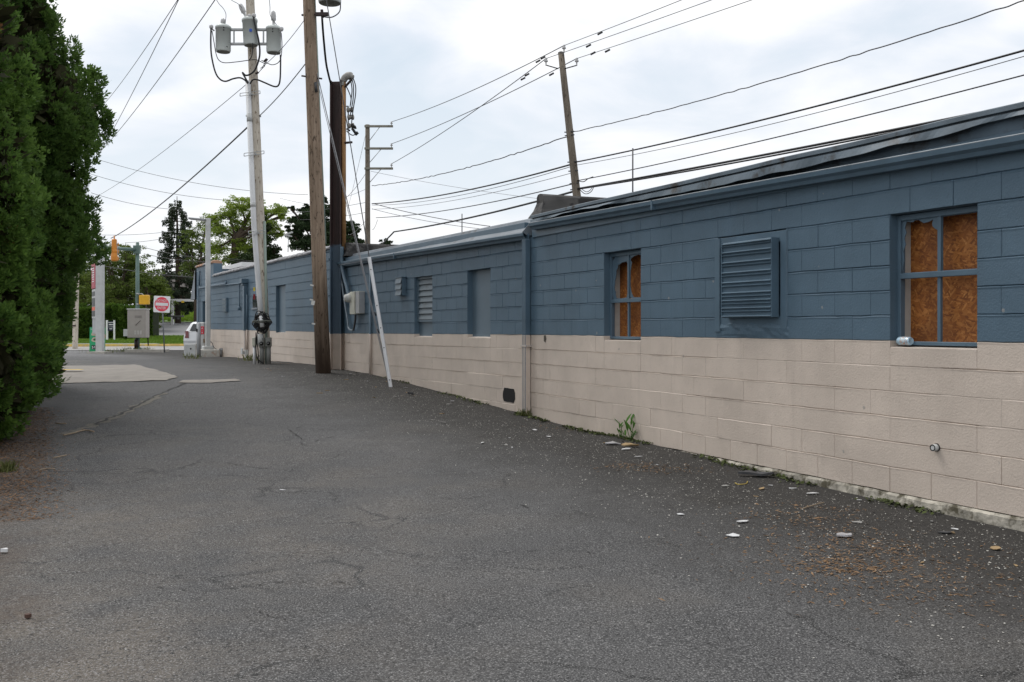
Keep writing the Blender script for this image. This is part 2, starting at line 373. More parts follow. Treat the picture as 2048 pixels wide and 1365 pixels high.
def asphalt_mat():
    m, nt, b, co = base_mat('driveway_asphalt')
    sp = N(nt,'ShaderNodeSeparateXYZ'); nt.links.new(co, sp.inputs[0]); X, Yc = sp.outputs[0], sp.outputs[1]
    # distance out from the painted wall (bends where the two wall runs meet)
    dA = math_(nt,'MULTIPLY', math_(nt,'SUBTRACT', math_(nt,'MULTIPLY_ADD', Yc, -.4778, 6.79), X), .9023)
    dB = math_(nt,'MULTIPLY', math_(nt,'SUBTRACT', math_(nt,'MULTIPLY_ADD', Yc, -.5321, 7.534), X), .8828)
    d = math_(nt,'MINIMUM', dA, dB)
    big = noise_(nt,co,.35,5,.6); mid = noise_(nt,co,1.7,6,.65); fine = noise_(nt,co,48,4,.8); grit = noise_(nt,co,105,3,.8)
    c = ramp(nt,[(.30,(.042,.042,.043)),(.5,(.064,.0635,.064)),(.70,(.094,.092,.091))], math_(nt,'ADD', math_(nt,'MULTIPLY',big,.6), math_(nt,'MULTIPLY',mid,.4)))
    c = mix(nt, ramp(nt,[(.50,0),(.66,.45)],noise_(nt,co,.55,5,.6)), c, (.118,.104,.088))
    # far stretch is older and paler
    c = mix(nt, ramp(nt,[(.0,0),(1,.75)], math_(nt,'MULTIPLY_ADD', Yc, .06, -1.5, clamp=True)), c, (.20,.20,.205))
    # tan dust washed in from the left, tonal patches, fine connected cracks
    dm = math_(nt,'MULTIPLY', ramp(nt,[(0,1),(.55,.8),(1,0)], math_(nt,'MULTIPLY_ADD', X, .28, .95, clamp=True)), ramp(nt,[(0,1),(.6,.7),(1,0)], math_(nt,'MULTIPLY', Yc, .085, clamp=True)))
    c = mix(nt, math_(nt,'MULTIPLY', dm, ramp(nt,[(.40,0),(.62,.75)], noise_(nt,co,.9,6,.65))), c, (.17,.142,.112))
    c = mix(nt, ramp(nt,[(.47,0),(.66,.42)], noise_(nt,co,.42,5,.6,.5)), c, (.040,.040,.042))
    wv = N(nt,'ShaderNodeTexNoise'); wv.inputs['Scale'].default_value=1.6; wv.inputs['Detail'].default_value=5; nt.links.new(co, wv.inputs['Vector'])
    va = N(nt,'ShaderNodeVectorMath'); va.operation='MULTIPLY_ADD'; nt.links.new(wv.outputs['Color'], va.inputs[0]); va.inputs[1].default_value=(.9,.9,0); nt.links.new(co, va.inputs[2])
    vc = N(nt,'ShaderNodeTexVoronoi'); vc.feature='DISTANCE_TO_EDGE'; vc.inputs['Scale'].default_value=.62; nt.links.new(va.outputs[0], vc.inputs['Vector'])
    ck = math_(nt,'MULTIPLY', ramp(nt,[(.004,1),(.013,0)], vc.outputs['Distance']), ramp(nt,[(.44,0),(.54,.85)], noise_(nt,co,.7,4,.6)))
    c = mix(nt, ck, c, (.020,.020,.020))
    # stone chips
    c = mix(nt, ramp(nt,[(.38,1),(.50,0)],fine), c, (.018,.018,.018)); c = mix(nt, ramp(nt,[(.52,0),(.64,.85)],grit), c, (.30,.295,.29))
    v = N(nt,'ShaderNodeTexVoronoi'); v.inputs['Scale'].default_value=38; nt.links.new(co, v.inputs['Vector'])
    s_ = N(nt,'ShaderNodeSeparateColor'); nt.links.new(v.outputs['Color'], s_.inputs[0])
    spk = math_(nt,'MULTIPLY', ramp(nt,[(.94,0),(.95,1)],s_.outputs[0]), ramp(nt,[(.13,1),(.2,0)],v.outputs['Distance']))
    c = mix(nt, math_(nt,'MULTIPLY',spk,.8), c, (.46,.45,.43))
    # dark organic dirt gathered along the wall
    wob = math_(nt,'ADD', d, math_(nt,'MULTIPLY_ADD', mid, 1.6, -.8))
    band = ramp(nt,[(0,.97),(.28,.90),(.46,.5),(.72,0)], math_(nt,'MULTIPLY', wob, .25, clamp=True))
    c = mix(nt, band, c, ramp(nt,[(.35,(.022,.021,.020)),(.7,(.052,.048,.043))],noise_(nt,co,45,3,.7)))
    # pale chips washed out of the dirt
    v2 = N(nt,'ShaderNodeTexVoronoi'); v2.inputs['Scale'].default_value=62; nt.links.new(co, v2.inputs['Vector'])
    s2 = N(nt,'ShaderNodeSeparateColor'); nt.links.new(v2.outputs['Color'], s2.inputs[0])
    strip = ramp(nt,[(.02,.15),(.12,1),(.46,1),(.75,0)], math_(nt,'MULTIPLY', wob, .27, clamp=True))
    sp2 = math_(nt,'MULTIPLY', math_(nt,'MULTIPLY', ramp(nt,[(.80,0),(.82,1)],s2.outputs[0]), ramp(nt,[(.2,1),(.3,0)],v2.outputs['Distance'])), strip)
    c = mix(nt, math_(nt,'MULTIPLY',sp2,.8), c, (.36,.35,.32))
    # brown dirt near the trees on the left
    hd = math_(nt,'SUBTRACT', math_(nt,'MULTIPLY_ADD', Yc, -.47, -.05), X)
    hd = math_(nt,'ADD', hd, math_(nt,'MULTIPLY_ADD', mid, 1.7, -.85)); hd = math_(nt,'SUBTRACT', hd, math_(nt,'MULTIPLY', math_(nt,'MAXIMUM', math_(nt,'SUBTRACT', Yc, 13.5), 0.0), .9))
    c = mix(nt, ramp(nt,[(.25,0),(.8,.8)], math_(nt,'MULTIPLY_ADD', hd, .6, .25, clamp=True)), c, ramp(nt,[(.35,(.035,.024,.017)),(.65,(.095,.062,.04))],noise_(nt,co,22,4,.7)))
    nt.links.new(c, b.inputs['Base Color']); b.inputs['Roughness'].default_value=.85; b.inputs['Specular IOR Level'].default_value=.25
    p = bump(nt, b, math_(nt,'ADD', fine, math_(nt,'MULTIPLY',grit,.6)), .75, .006)
    bump(nt, b, noise_(nt,co,1.3,4), .25, .06, p)
    return m
m_asph = asphalt_mat()
m_grass = M('lawn_soil', (.075,.13,.022), .9, .3, 1.5, .6, 30)
m_road2 = M('side_road_asphalt', (.20,.20,.205), .85, .1, 1, .2, 30)
m_street = M('street_concrete', (.30,.29,.28), .85, .1, 1, .2, 30, dirt=(.2,.2,.2), dscale=.5, dlo=.5, dhi=.7)
m_crack = M('crack_dark', (.035,.034,.033), .95, .3, 30)
m_crackd = M('crack_dirt', (.135,.125,.105), .95, .3, 30)
# ================================================================ ground
def structure(o, label): return tag(o, label, None, None, 'structure')
def grid_axis(segs):
    out=[]
    for a,b,st in segs: out += list(np.arange(a,b,st))
    return out+[segs[-1][1]]
ys = grid_axis([(-60,0,4),(0,30,.35),(30,70,1),(70,160,2.5),(160,900,25)])
xs = grid_axis([(-500,-60,40),(-60,-14,2),(-14,9,.5),(9,40,3),(40,500,40)])
def gzn(x,y): return gz(y)+ (.022*mnoise.noise(Vector((x*.5,y*.5,0)))+.012*mnoise.noise(Vector((x*1.7,y*1.7,4))))*max(0,min(1,(60-abs(y))/20))
mb = MB(); nx=len(xs)
mb.add([(x,y,gzn(x,y)) for y in ys for x in xs], [(j*nx+i,j*nx+i+1,(j+1)*nx+i+1,(j+1)*nx+i) for j in range(len(ys)-1) for i in range(nx-1)], 0, True)
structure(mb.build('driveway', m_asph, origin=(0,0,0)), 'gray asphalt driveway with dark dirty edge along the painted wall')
def ribbon(name, mat, rows, off, label, kind='structure', step=.5, nxs=8):
    """rows: (Y, x_left, x_right)"""
    st=[]; 
    for (y0,a0,b0),(y1,a1,b1) in zip(rows,rows[1:]):
        n=max(1,int(abs(y1-y0)/step))
        for i in range(n): t=i/n; st.append((y0+(y1-y0)*t,a0+(a1-a0)*t,b0+(b1-b0)*t))
    st.append(rows[-1]); m_=MB(); vs=[]; k=nxs+1
    for (Y,a,b) in st:
        for i in range(k):
            x=a+(b-a)*i/nxs; vs.append((x,Y,gzn(x,Y)+off))
    m_.add(vs,[(j*k+i,j*k+i+1,(j+1)*k+i+1,(j+1)*k+i) for j in range(len(st)-1) for i in range(nxs)],0,True)
    return tag(m_.build(name,mat,origin=(0,0,0)),label,None,None,kind)
def gpoly(name, mat, pts, off, label, cell=.25):
    """flat patch laid on the driveway, outlined by photo pixels"""
    bm=bmesh.new(); vs=[bm.verts.new((p.x,p.y,0)) for p in pts]; f=bm.faces.new(vs)
    bmesh.ops.triangulate(bm,faces=[f])
    for _ in range(5):
        es=[e for e in bm.edges if e.calc_length()>.7]
        if not es: break
        bmesh.ops.subdivide_edges(bm,edges=es,cuts=1); bmesh.ops.triangulate(bm,faces=bm.faces)
    m_=MB(); bm.verts.index_update(); bm.verts.ensure_lookup_table()
    m_.add([(v.co.x,v.co.y,gzn(v.co.x,v.co.y)+off) for v in bm.verts],[tuple(v.index for v in f.verts) for f in bm.faces],0,True); bm.free()
    return structure(m_.build(name,mat,origin=(0,0,0)),label)
def rough(ptsuv, amp=1.2, n=6):
    out=[]
    for a,b in zip(ptsuv,ptsuv[1:]+ptsuv[:1]):
        for i in range(n):
            t=i/n; out.append((a[0]+(b[0]-a[0])*t+rnd.uniform(-amp,amp)*1.5, a[1]+(b[1]-a[1])*t+rnd.uniform(-amp,amp)*.25))
    return [G(*p) for p in out]
gpoly('concrete_patch', m_conc, rough([(20,772),(130,768),(250,766),(330,763),(355,756),(338,748),(300,738),(270,730),(200,732),(60,734)]), .012, 'large pale concrete patch in the driveway beside the tall evergreen')
gpoly('concrete_patch', m_conc, rough([(356,767),(420,767),(482,764),(470,759),(365,762)],.6), .012, 'narrow pale concrete strip in the driveway below the gray light pole')
yl=G(145,744.5); mb=MB(); mb.quad((yl.x-.9,yl.y-.12,gz(yl.y)+.05),(yl.x+.2,yl.y-.1,gz(yl.y)+.05),(yl.x+.2,yl.y+.12,gz(yl.y)+.05),(yl.x-.9,yl.y+.1,gz(yl.y)+.05))
structure(mb.build('painted_marking', M('road_yellow',(.62,.40,.03),.7,.15)), 'faded yellow painted mark on the concrete patch')
def crack(pts, wd, mb, jit=.02, lo=-.5):
    ps=[G(*p) for p in pts]; ps=spline(ps,10)
    L=[];Rr=[]
    for i,p in enumerate(ps):
        d=(ps[min(i+1,len(ps)-1)]-ps[max(i-1,0)]); d.z=0; d.normalize(); n=Vector((-d.y,d.x,0))
        q=p+n*rnd.uniform(-jit,jit); w_=wd*max(.02,rnd.uniform(lo,1.1))
        for lst,s_ in ((L,1),(Rr,-1)):
            r=q+n*w_*s_; r.z=gzn(r.x,r.y)+(.005 if mb is not mbd else .003); lst.append(r)
    n=len(ps); mb.add(L+Rr,[(i,i+1,n+i+1,n+i) for i in range(n-1)])
mbc, mbd = MB(), MB()
crack([(190,851),(215,840),(250,825),(300,799),(340,780),(372,768),(398,762)],.030,mbc,.035,.35)
crack([(130,868),(180,853),(225,838),(270,816),(330,788)],.10,mbd,.05,.3)
structure(mbc.build('pavement_seam', m_crack, origin=(0,0,0)), 'dark open seam running diagonally across the driveway')
structure(mbd.build('seam_dirt', m_crackd, origin=(0,0,0)), 'strip of pale dirt beside the diagonal seam')
mbc=MB()
for pts,wd in (([(400,850),(470,848),(560,856),(640,861),(700,862)],.008),([(575,862),(600,878),(608,892),(640,880),(690,868),(740,862)],.009),
    ([(330,936),(440,930),(520,938),(600,946)],.008),([(660,925),(690,905),(740,902),(780,912),(830,920)],.007),([(440,984),(560,978),(700,982)],.007),
    ([(270,1172),(420,1180),(560,1165),(700,1168)],.006),([(480,1200),(520,1225),(560,1240),(610,1232)],.006),([(900,1100),(1010,1108),(1120,1102),(1190,1112)],.006),
    ([(150,948),(240,950),(330,952)],.008),([(820,980),(900,1000),(980,996),(1060,1020)],.006),([(700,770),(640,778),(560,776)],.012)):
    crack(pts,wd,mbc,.02)
structure(mbc.build('asphalt_cracks', m_crack, origin=(0,0,0)), 'hairline cracks in the driveway asphalt')
# ---- street, kerb, lawns, side road
ribbon('street', m_street, [(51.5,-60,-14),(56,-60,-9),(61,-60,-4)], .02, 'pale street crossing behind the traffic pole')
def kerb(name,mat,pts,h,wd,label):
    m_=MB(); st=[]
    for x,y in pts: st.append((Vector((x,y,gz(y))),))
    prof=[(0,-.05),(0,h-.02),(.02,h),(wd,h),(wd,-.05)]
    fs=[]
    for i,(p,) in enumerate(st):
        d=(st[min(i+1,len(st)-1)][0]-st[max(i-1,0)][0]); d.z=0; d.normalize(); n=Vector((-d.y,d.x,0))
        fs.append(lambda a,b,p=p,n=n: p+n*a+Vector((0,0,b)))
    m_.sweep(prof,fs); return structure(m_.build(name,mat,origin=(0,0,0)),label)
kp=[(-60+i*2, 57.6+ (max(0,i-14)*.35)+.5*math.sin(i*.3)) for i in range(30)]
kerb('kerb', m_yellowk, kp, .15, .25, 'worn yellow painted kerb along the far side of the street')
ribbon('sidewalk', m_kerbconc, [(59.5,-60,-22),(60.6,-60,-22)], .16, 'concrete sidewalk strip behind the yellow kerb')
m_lawn = leaf_mat('lawn_blades', (.085,.17,.018), (.165,.255,.035), .7, .2, .25)
m_lawn2 = leaf_mat('upper_lawn_blades', (.13,.21,.02), (.22,.31,.045), .7, .2, .12)
ribbon('lawn_ground', m_grass, [(61.5,-60,-18),(72,-60,-22),(78,-60,-25),(84,-60,-28)], .04, 'earth under the corner lawn', step=1)
ribbon('upper_lawn_ground', m_grass, [(106,-80,-30),(130,-80,-20),(190,-90,-10)], .06, 'earth under the sloping upper lawn', step=3)
ribbon('side_road', m_road2, [(62.5,-21.5,-6),(72,-26,-5),(80,-30,-5),(96,-38,-5),(105,-44,-5)], .03, 'gray side road climbing past the corner lawn', step=1)
def lawn(name, label, y0,y1,xl,xr,n,sz,mat,off):
    Y=nrg.uniform(y0,y1,n); t=nrg.random(n); X=np.array([xl(a)+(xr(a)-xl(a))*b for a,b in zip(Y,t)])
    Z=np.array([gz(a) for a in Y])+off
    dr=np.stack([nrg.normal(0,.4,n),nrg.normal(0,.4,n),np.ones(n)],1); nr=np.stack([nrg.normal(0,.4,n),-np.ones(n),nrg.normal(0,.2,n)],1)
    o=leaf_object(name,mat,[(0,-.5,0),(0,.5,0),(1,.12,.1),(1,-.12,.1)],[(0,1,2,3)],np.stack([X,Y,Z],1),dr,nr,nrg.uniform(.6,1.2,n)*sz,origin=(0,0,0))
    return tag(o,label,'grass',None,'stuff')
lawn('lawn','green mown grass of the corner lawn before the clipped hedge',61.6,82,lambda y:-58,lambda y:-18-(y-61.5)*.44,26000,.16,m_lawn,.03)
lawn('upper_lawn','bright green grass of the upper lawn behind the white barrier frame',107,180,lambda y:-80,lambda y:-30+(y-106)*.3,20000,.35,m_lawn2,.05)
# ================================================================ the painted block building
BH=.2032; C0=1.388; S0=14.76
def zc(Fr,s):          # paint line height
    if Fr is FA: return C0
    if s < 8.6: return C0-.0039*s
    return 1.372+.0028*(s-8.6)
def nz(a,b,sc): return mnoise.noise(Vector((a*sc,b*7.3,1.7)))
def block_wall(mb, Fr, sa, sb, k0, ztop, phase, ops, skipv, ends=True):
    k=k0
    while True:
        if zc(Fr,sa)+k*BH > ztop: break
        ph=phase+(BH if k%2 else 0); js=[]
        j=math.ceil((sa-ph)/(2*BH)); 
        while ph+j*2*BH < sb:
            js.append(ph+j*2*BH); j+=1
        sk=skipv(k)
        cuts=[x for x in js if sa+.03<x<sb-.03 and rnd.random()>sk]
        ev=sorted(set([sa,sb]+cuts+[e for o in ops for e in (o[0],o[1]) if o[2]-1<=k<o[3] and sa<e<sb]))
        e2=[ev[0]]
        for x in ev[1:]:
            if x-e2[-1]>.05 or any(abs(x-o[i])<1e-6 for o in ops for i in (0,1)) or x==sb: e2.append(x)
        for a,b in zip(e2,e2[1:]):
            mid=(a+b)/2; drop=0
            if any(o[0]<mid<o[1] and o[2]<=k<o[3] for o in ops): continue
            if any(o[0]<mid<o[1] and k==o[2]-1 and o[4] for o in ops): drop=.05
            dj=rnd.uniform(-.0022,.0022); mv=rnd.uniform(.003,.008)
            n=max(1,int((b-a)/.09)); cols=[a,a+mv]+[a+(b-a)*i/n for i in range(1,n)]+[b-mv,b]
            vs=[];fs=[]
            for ci,s in enumerate(cols):
                edge=ci in (0,len(cols)-1)
                zb=zc(Fr,s)+k*BH; zt=min(ztop,zb+BH)-drop
                jb=.0045*nz(s,k,4)+.0025*nz(s,k,17); jt=(.0045*nz(s,k+1,4)+.0025*nz(s,k+1,17)) if not drop else 0
                gb=.011+.006*nz(s,k,1.3); gt=.011+.006*nz(s,k+1,1.3)
                # some joints are filled level with paint
                if k<0 and nz(s,k,.45)>.16: gb*=.3
                if k+1<0 and nz(s,k+1,.45)>.16: gt*=.3
                dd=dj+.0015*nz(s,k,9)
                m1=(.0055 if k>=0 else .0035)+.003*abs(nz(s,k+31,11)); m2=(.0085 if k>=0 else .0055)+.006*abs(nz(s,k+57,11)); lip=((.003 if k>=0 else .0015)+.002*nz(s,k+9,3))*(gt/.011 if not drop else 0)
                if edge:
                    gv=-(.0035+.002*nz(a,k,5)+(.0035 if k>=2 else .001 if k>=0 else .003 if k<-4 else 0))
                    vs+=[Fr.p(s,-gb,zb+jb),Fr.p(s,gv,zb+jb+m1),Fr.p(s,gv,zt+jt-m2-.014),Fr.p(s,gv,zt+jt-m2),Fr.p(s,-gt,zt+jt)]
                else: vs+=[Fr.p(s,-gb,zb+jb),Fr.p(s,dd,zb+jb+m1),Fr.p(s,dd,zt+jt-m2-.014),Fr.p(s,dd+lip,zt+jt-m2),Fr.p(s,-gt,zt+jt)]
            for i in range(len(cols)-1):
                for r in range(4): fs.append((i*5+r,(i+1)*5+r,(i+1)*5+r+1,i*5+r+1))
            mb.add(vs,fs,1 if k<0 else 0)
        k+=1
def reveal(mb, Fr, s0,s1,z0,z1,dep,tan_sill=True,zpaint=None):
    g=-.0035
    for s in (s0,s1):
        zp=zc(Fr,s)
        mb.quad(Fr.p(s,g,zp),Fr.p(s,-dep,zp),Fr.p(s,-dep,z1),Fr.p(s,g,z1),0)
        mb.quad(Fr.p(s,g,z0),Fr.p(s,-dep,z0),Fr.p(s,-dep,zp),Fr.p(s,g,zp),1)
    mb.quad(Fr.p(s0,g,z1),Fr.p(s1,g,z1),Fr.p(s1,-dep,z1),Fr.p(s0,-dep,z1),0)
    mb.quad(Fr.p(s0,-.002,z0-.004),Fr.p(s1,-.002,z0-.004),Fr.p(s1,-dep,z0+.012),Fr.p(s0,-dep,z0+.012),2)
def sn(n): return S0-BH*n
shop = thing('block_building','long low block building painted blue above tan with boarded windows and sagging gutters','building',(1.5,12.5,0))
W1=(sn(12),sn(8)); LV=(sn(24),sn(19)); W2=(sn(34),sn(30))
sJ=FA.hit(1060,600)[0]                      # where the wall bends
opsA=[(*W1,0,5,True),(*W2,0,5,True),(*LV,1,5,False)]
mb=MB()
block_wall(mb,FA,2.0,sJ,-6,2.76,S0,opsA,lambda k:.10 if k<-5 else (.38 if k<0 else .08 if k!=5 else .3))
reveal(mb,FA,*W1,C0-.05,C0+5*BH,.20); reveal(mb,FA,*W2,C0-.05,C0+5*BH,.20); reveal(mb,FA,*LV,C0+BH,C0+5*BH,.12)
sP=FB.hit(935.4,600)[0]; P0=FB.hit(980.4,600)[0]; P0=(P0,P0+4*BH)
sL=FB.hit(864.5,600)[0]; L0=(sL,sL+4*BH)
eB=8.45
opsB=[(*P0,0,5,True),(*L0,0,5,True)]
block_wall(mb,FB,0.0,eB,-6,2.80,P0[0],opsB,lambda k:.45 if k<0 else .1)
for o in (P0,L0): reveal(mb,FB,*o,C0-.05-.0039*o[0],C0+5*BH-.0039*o[0],.10)
# blank backing above the block courses, and the plain return walls behind
mb.fbox(FA,2.0,sJ-.12,-.5,-.34,0,2.99,0); mb.fbox(FB,.15,eB,-.5,-.34,0,2.99,0)
shop_wall=mb.build('wall',[m_blue,m_tan,m_sill],shop)
# raw strip of foundation under the paint
mb=MB(); n=150
def fnd(i,r):
    s=2.0+(12.9-2.0)*i/n; top=C0-6*BH-.004+.006*nz(s,3,6)
    z=[top,top-.02+.01*nz(s,5,9),.06,-.3][r]; d=[-.002,.018+.014*nz(s,8,5)+.006*nz(s,2,22),.022+.016*nz(s,9,4)+.008*nz(s,4,25),.03][r]
    return FA.p(s,d,z)
mb.add([fnd(i,r) for i in range(n+1) for r in range(4)],[(i*4+r,(i+1)*4+r,(i+1)*4+r+1,i*4+r+1) for i in range(n) for r in range(3)])
mb.build('foundation',m_fnd,shop)
# frieze boards, fascia, flashing, gutters, roof
mb=MB(); mb.fbox(FA,2.0,sJ-.10,-.1,.022,2.75,2.875,0); fr_=mb.build('frieze_board',m_bluetrim,shop,bevel=.004); mb=MB(); mb.fbox(FB,.12,eB-.1,-.1,.022,2.79,2.99,0); mb.build('frieze_board',m_bluetrim,shop,bevel=.004)
mb=MB(); fs_=[2.0,7.6,8.6,9.8,11,12.5,13.6,sJ-.1]; fd_=[.015,.015,.0,-.05,-.09,-.06,-.10,-.10]
for a_,b_,da,db in zip(fs_,fs_[1:],fd_,fd_[1:]): mb.quad(FA.p(a_,da,2.86),FA.p(b_,db,2.86),FA.p(b_,db,3.05),FA.p(a_,da,3.05)); mb.quad(FA.p(a_,da,2.874),FA.p(b_,db,2.874),FA.p(b_,.02,2.8745),FA.p(a_,.02,2.8745))
mb.build('fascia',M('stained_fascia',(.088,.128,.165),.6,.2,2,.2,30,dirt=(.045,.05,.052),dscale=3,dlo=.5,dhi=.64),shop)
def sweepF(mb,Fr,prof,stations,mi=0,closed=False,sm=False,warp=None):
    fs=[]
    for s in stations: fs.append(lambda d,z,s=s: Fr.p(s,d+(warp(s,d,z)[0] if warp else 0),z+(warp(s,d,z)[1] if warp else 0)))
    mb.sweep(prof,fs,mi,closed,closed,sm)
mb=MB()                                    # near section: folded drip flashing with a wavy torn lip
st=[2.0+i*.06 for i in range(int((sJ-.18-2.0)/.06))]+[sJ-.16]
def lipw(s,d,z):
    if z<2.98:
        L=np.interp(s,[2,7,8.5,9.6,11,12.2,13,14,15],[.005,.0,-.03,-.045,-.045,-.022,.0,.012,-.03])
        wv=.024*nz(s,0,1.5)+.011*nz(s,2,4)
        return (.05*abs(nz(s,6,1.3))+.022*nz(s,9,4), L+wv)
    return (.006*nz(s,1,2),.007*nz(s,2,1.2))
sweepF(mb,FA,[(-.25,3.06),(.070,3.052),(.076,3.046),(.076,3.012),(.040,3.008),(.040,2.998),(.074,2.992),(.072,2.965),(.070,2.963),(.05,2.985),(.03,2.99)],st,warp=lipw)
mb.build('drip_flashing',M('drip_flashing_paint',(.12,.155,.185),.5,.25,2,.25,16,dirt=(.055,.052,.048),dscale=3.5,dlo=.54,dhi=.66),shop)
mb=MB(); st=[.02+i*.08 for i in range(int((eB-.15)/.08))]+[eB-.1]
def lumps(s,d,z):
    e=1 if -.05<d<.09 else .3
    return (.010*nz(s,4,1.3)*e+.010*nz(s,1,.6)*e, .007*nz(s,z,1.6)*e + (.012*(s/8)))
sweepF(mb,FB,[(-.30,3.06),(-.10,3.055),(-.092,3.035),(-.06,2.985),(.0,2.925),(.07,2.865),(.115,2.838),(.12,2.815)],st,sm=True,warp=lumps)
mb.quad(FB.p(.02,-.10,3.055),FB.p(.02,.115,2.838),FB.p(.02,.05,2.80),FB.p(.02,-.1,2.80))
mb.build('sloped_flashing',m_bluelite,shop)
gut=[(.025,.088),(.025,0),(.085,0),(.098,.030),(.128,.052),(.134,.088),(.126,.094),(.120,.086),(.114,.05),(.08,.012),(.035,.012),(.035,.086)]
mb=MB(); st=[2.0+i*.5 for i in range(25)]+[sJ-.22]
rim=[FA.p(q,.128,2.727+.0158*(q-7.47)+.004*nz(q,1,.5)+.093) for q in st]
sweepF(mb,FA,gut,st,closed=True,warp=lambda s,d,z:(0,2.727+.0158*(s-7.47)+.004*nz(s,1,.5)))
for s in (11.9,6.0): mb.fbox(FA,s-.012,s+.012,.02,.137,2.722+.0158*(s-7.47),2.826+.0158*(s-7.47))
g=mb.build('gutter',m_bluetrim,shop); g['label']='long gutter of the near wall with a bright highlight painted along its rim'; MB().tube(rim,.007,6).build('gutter_rim_highlight',M('rim_highlight_paint',(.25,.28,.30),.4,.3,6),g)  # pale tube along the gutter edge paints its highlight as colour
mb=MB(); st=[-.02+i*.4 for i in range(21)]+[eB-.02]
sweepF(mb,FB,gut,st,closed=True,warp=lambda s,d,z:(0,2.732+.0088*s+.004*nz(s,1,.6)))
for s in (5.0,): mb.fbox(FB,s-.012,s+.012,.02,.137,2.727+.0088*s,2.829+.0088*s)
g=mb.build('gutter',m_bluetrim,shop); g['label']='shorter gutter under the sloped metal flashing'
mb=MB()
mb.quad(FA.p(2,-.2,3.058),FA.p(sJ,-.2,3.058),FA.p(sJ,-7,3.12),FA.p(2,-7,3.12)); mb.quad(FB.p(0,-.25,3.058),FB.p(eB+.3,-.25,3.058),FB.p(eB+.3,-7,3.12),FB.p(0,-7,3.12))
for Fr,a,b in ((FA,2.0,sJ),(FB,0,eB)): mb.quad(Fr.p(a,-7,0),Fr.p(b,-7,0),Fr.p(b,-7,3.12),Fr.p(a,-7,3.12))
mb.quad(FA.p(2,-.2,0),FA.p(2,-7,0),FA.p(2,-7,3.12),FA.p(2,-.2,3.06))
mb.build('roof',m_roof,shop)
def parapet(Fr,s0,s1,ztop,d0,tall,par):
    mb=MB(); sts=[]
    for i in range(15):
        d=d0-i*.5; zt=ztop-.0*i; w_=.006*nz(i,2,.9); sts.append(d)
    fl=.10
    prof=lambda d,fl:[(s0-fl,3.02),(s0-fl*.35,3.12),(s0-.01,3.22),(s0,ztop-.02),(s0+.03,ztop+.01),((s0+s1)/2,ztop+.02),(s1-.03,ztop+.01),(s1,ztop-.02),(s1+.01,3.22),(s1+fl*.35,3.12),(s1+fl,3.02)]
    n=11; vs=[]
    # flared front skirt, then the body
    vs+=[Fr.p(a,d0+.10*(1 if z<3.1 else .45 if z<3.2 else .08),z) for a,z in prof(0,fl)]
    for i,d in enumerate(sts):
        vs+=[Fr.p(a+.012*nz(d,z,2.3),d,z+.015*nz(d,a,1.1)) for a,z in prof(d,fl*.5)]
    fs=[(i*n+k,i*n+k+1,(i+1)*n+k+1,(i+1)*n+k) for i in range(len(sts)) for k in range(n-1)]+[tuple(range(n))]
    mb.add(vs,fs,0); return mb.build('parapet',m_rubber,par)
o=parapet(FA,14.80,14.99,3.33,-.03,1,shop); o['label']='flared roof parapet in dark patched rubber above the bend of the wall'
o=parapet(FB,8.05,8.38,3.30,-.02,1,shop); o['label']='low roof parapet in dark rubber beside the steel column'
# downspout at the bend
mb=MB(); s=FB.hit(1052.5,600,.05)[0]
def dsp(z0,z1,mi): mb.fbox(FB,s-.055,s+.055,.012,.092,z0,z1,mi)
dsp(1.388,2.735,0); dsp(.26,1.3875,1)
for i in range(3): mb.fbox(FB,s-.045+i*.036,s-.029+i*.036,.09,.097,1.39,2.72,0); mb.fbox(FB,s-.045+i*.036,s-.029+i*.036,.09,.097,.27,1.386,1)
mb.fbox(FB,s-.085,s+.085,.004,.10,1.215,1.24,1)
mb.build('downspout',[m_bluetrim,m_tantrim],shop,bevel=.004)
# thin conduit down the wall
mb=MB(); s,_=FB.hit(740.5,600,.03); mb.tube([FB.p(s,.03,2.75),FB.p(s,.03,1.355)],.024,8,0); mb.tube([FB.p(s,.03,1.355),FB.p(s,.03,.50)],.024,8,1)
mb.build('conduit',[m_bluetrim,m_tantrim],shop)
# ---- boarded windows
def jag_pane(mb,Fr,a0,a1,z0,z1,hole,d,th=.006):
    """painted glass left round a jagged hole; hole in 0..1 pane units"""
    m_=len(hole); hc=(sum(h[0] for h in hole)/m_, sum(h[1] for h in hole)/m_); outer=[]
    for hx,hy in hole:
        dx,dy=hx-hc[0],hy-hc[1]; t=1e9
        for p,dp in ((hc[0],dx),(hc[1],dy)):
            if dp>1e-6: t=min(t,(1-p)/dp)
            elif dp<-1e-6: t=min(t,-p/dp)
        outer.append((hc[0]+dx*t,hc[1]+dy*t))
    W=lambda p,dd: Fr.p(a0+(a1-a0)*p[0],dd,z0+(z1-z0)*p[1])
    vs=[W(p,d) for p in outer]+[W(p,d) for p in hole]+[W(p,d-th) for p in hole]
    fs=[]
    for i in range(m_):
        j=(i+1)%m_; fs+=[(i,j,m_+j,m_+i),(m_+i,m_+j,2*m_+j,2*m_+i)]
    mb.add(vs,fs)
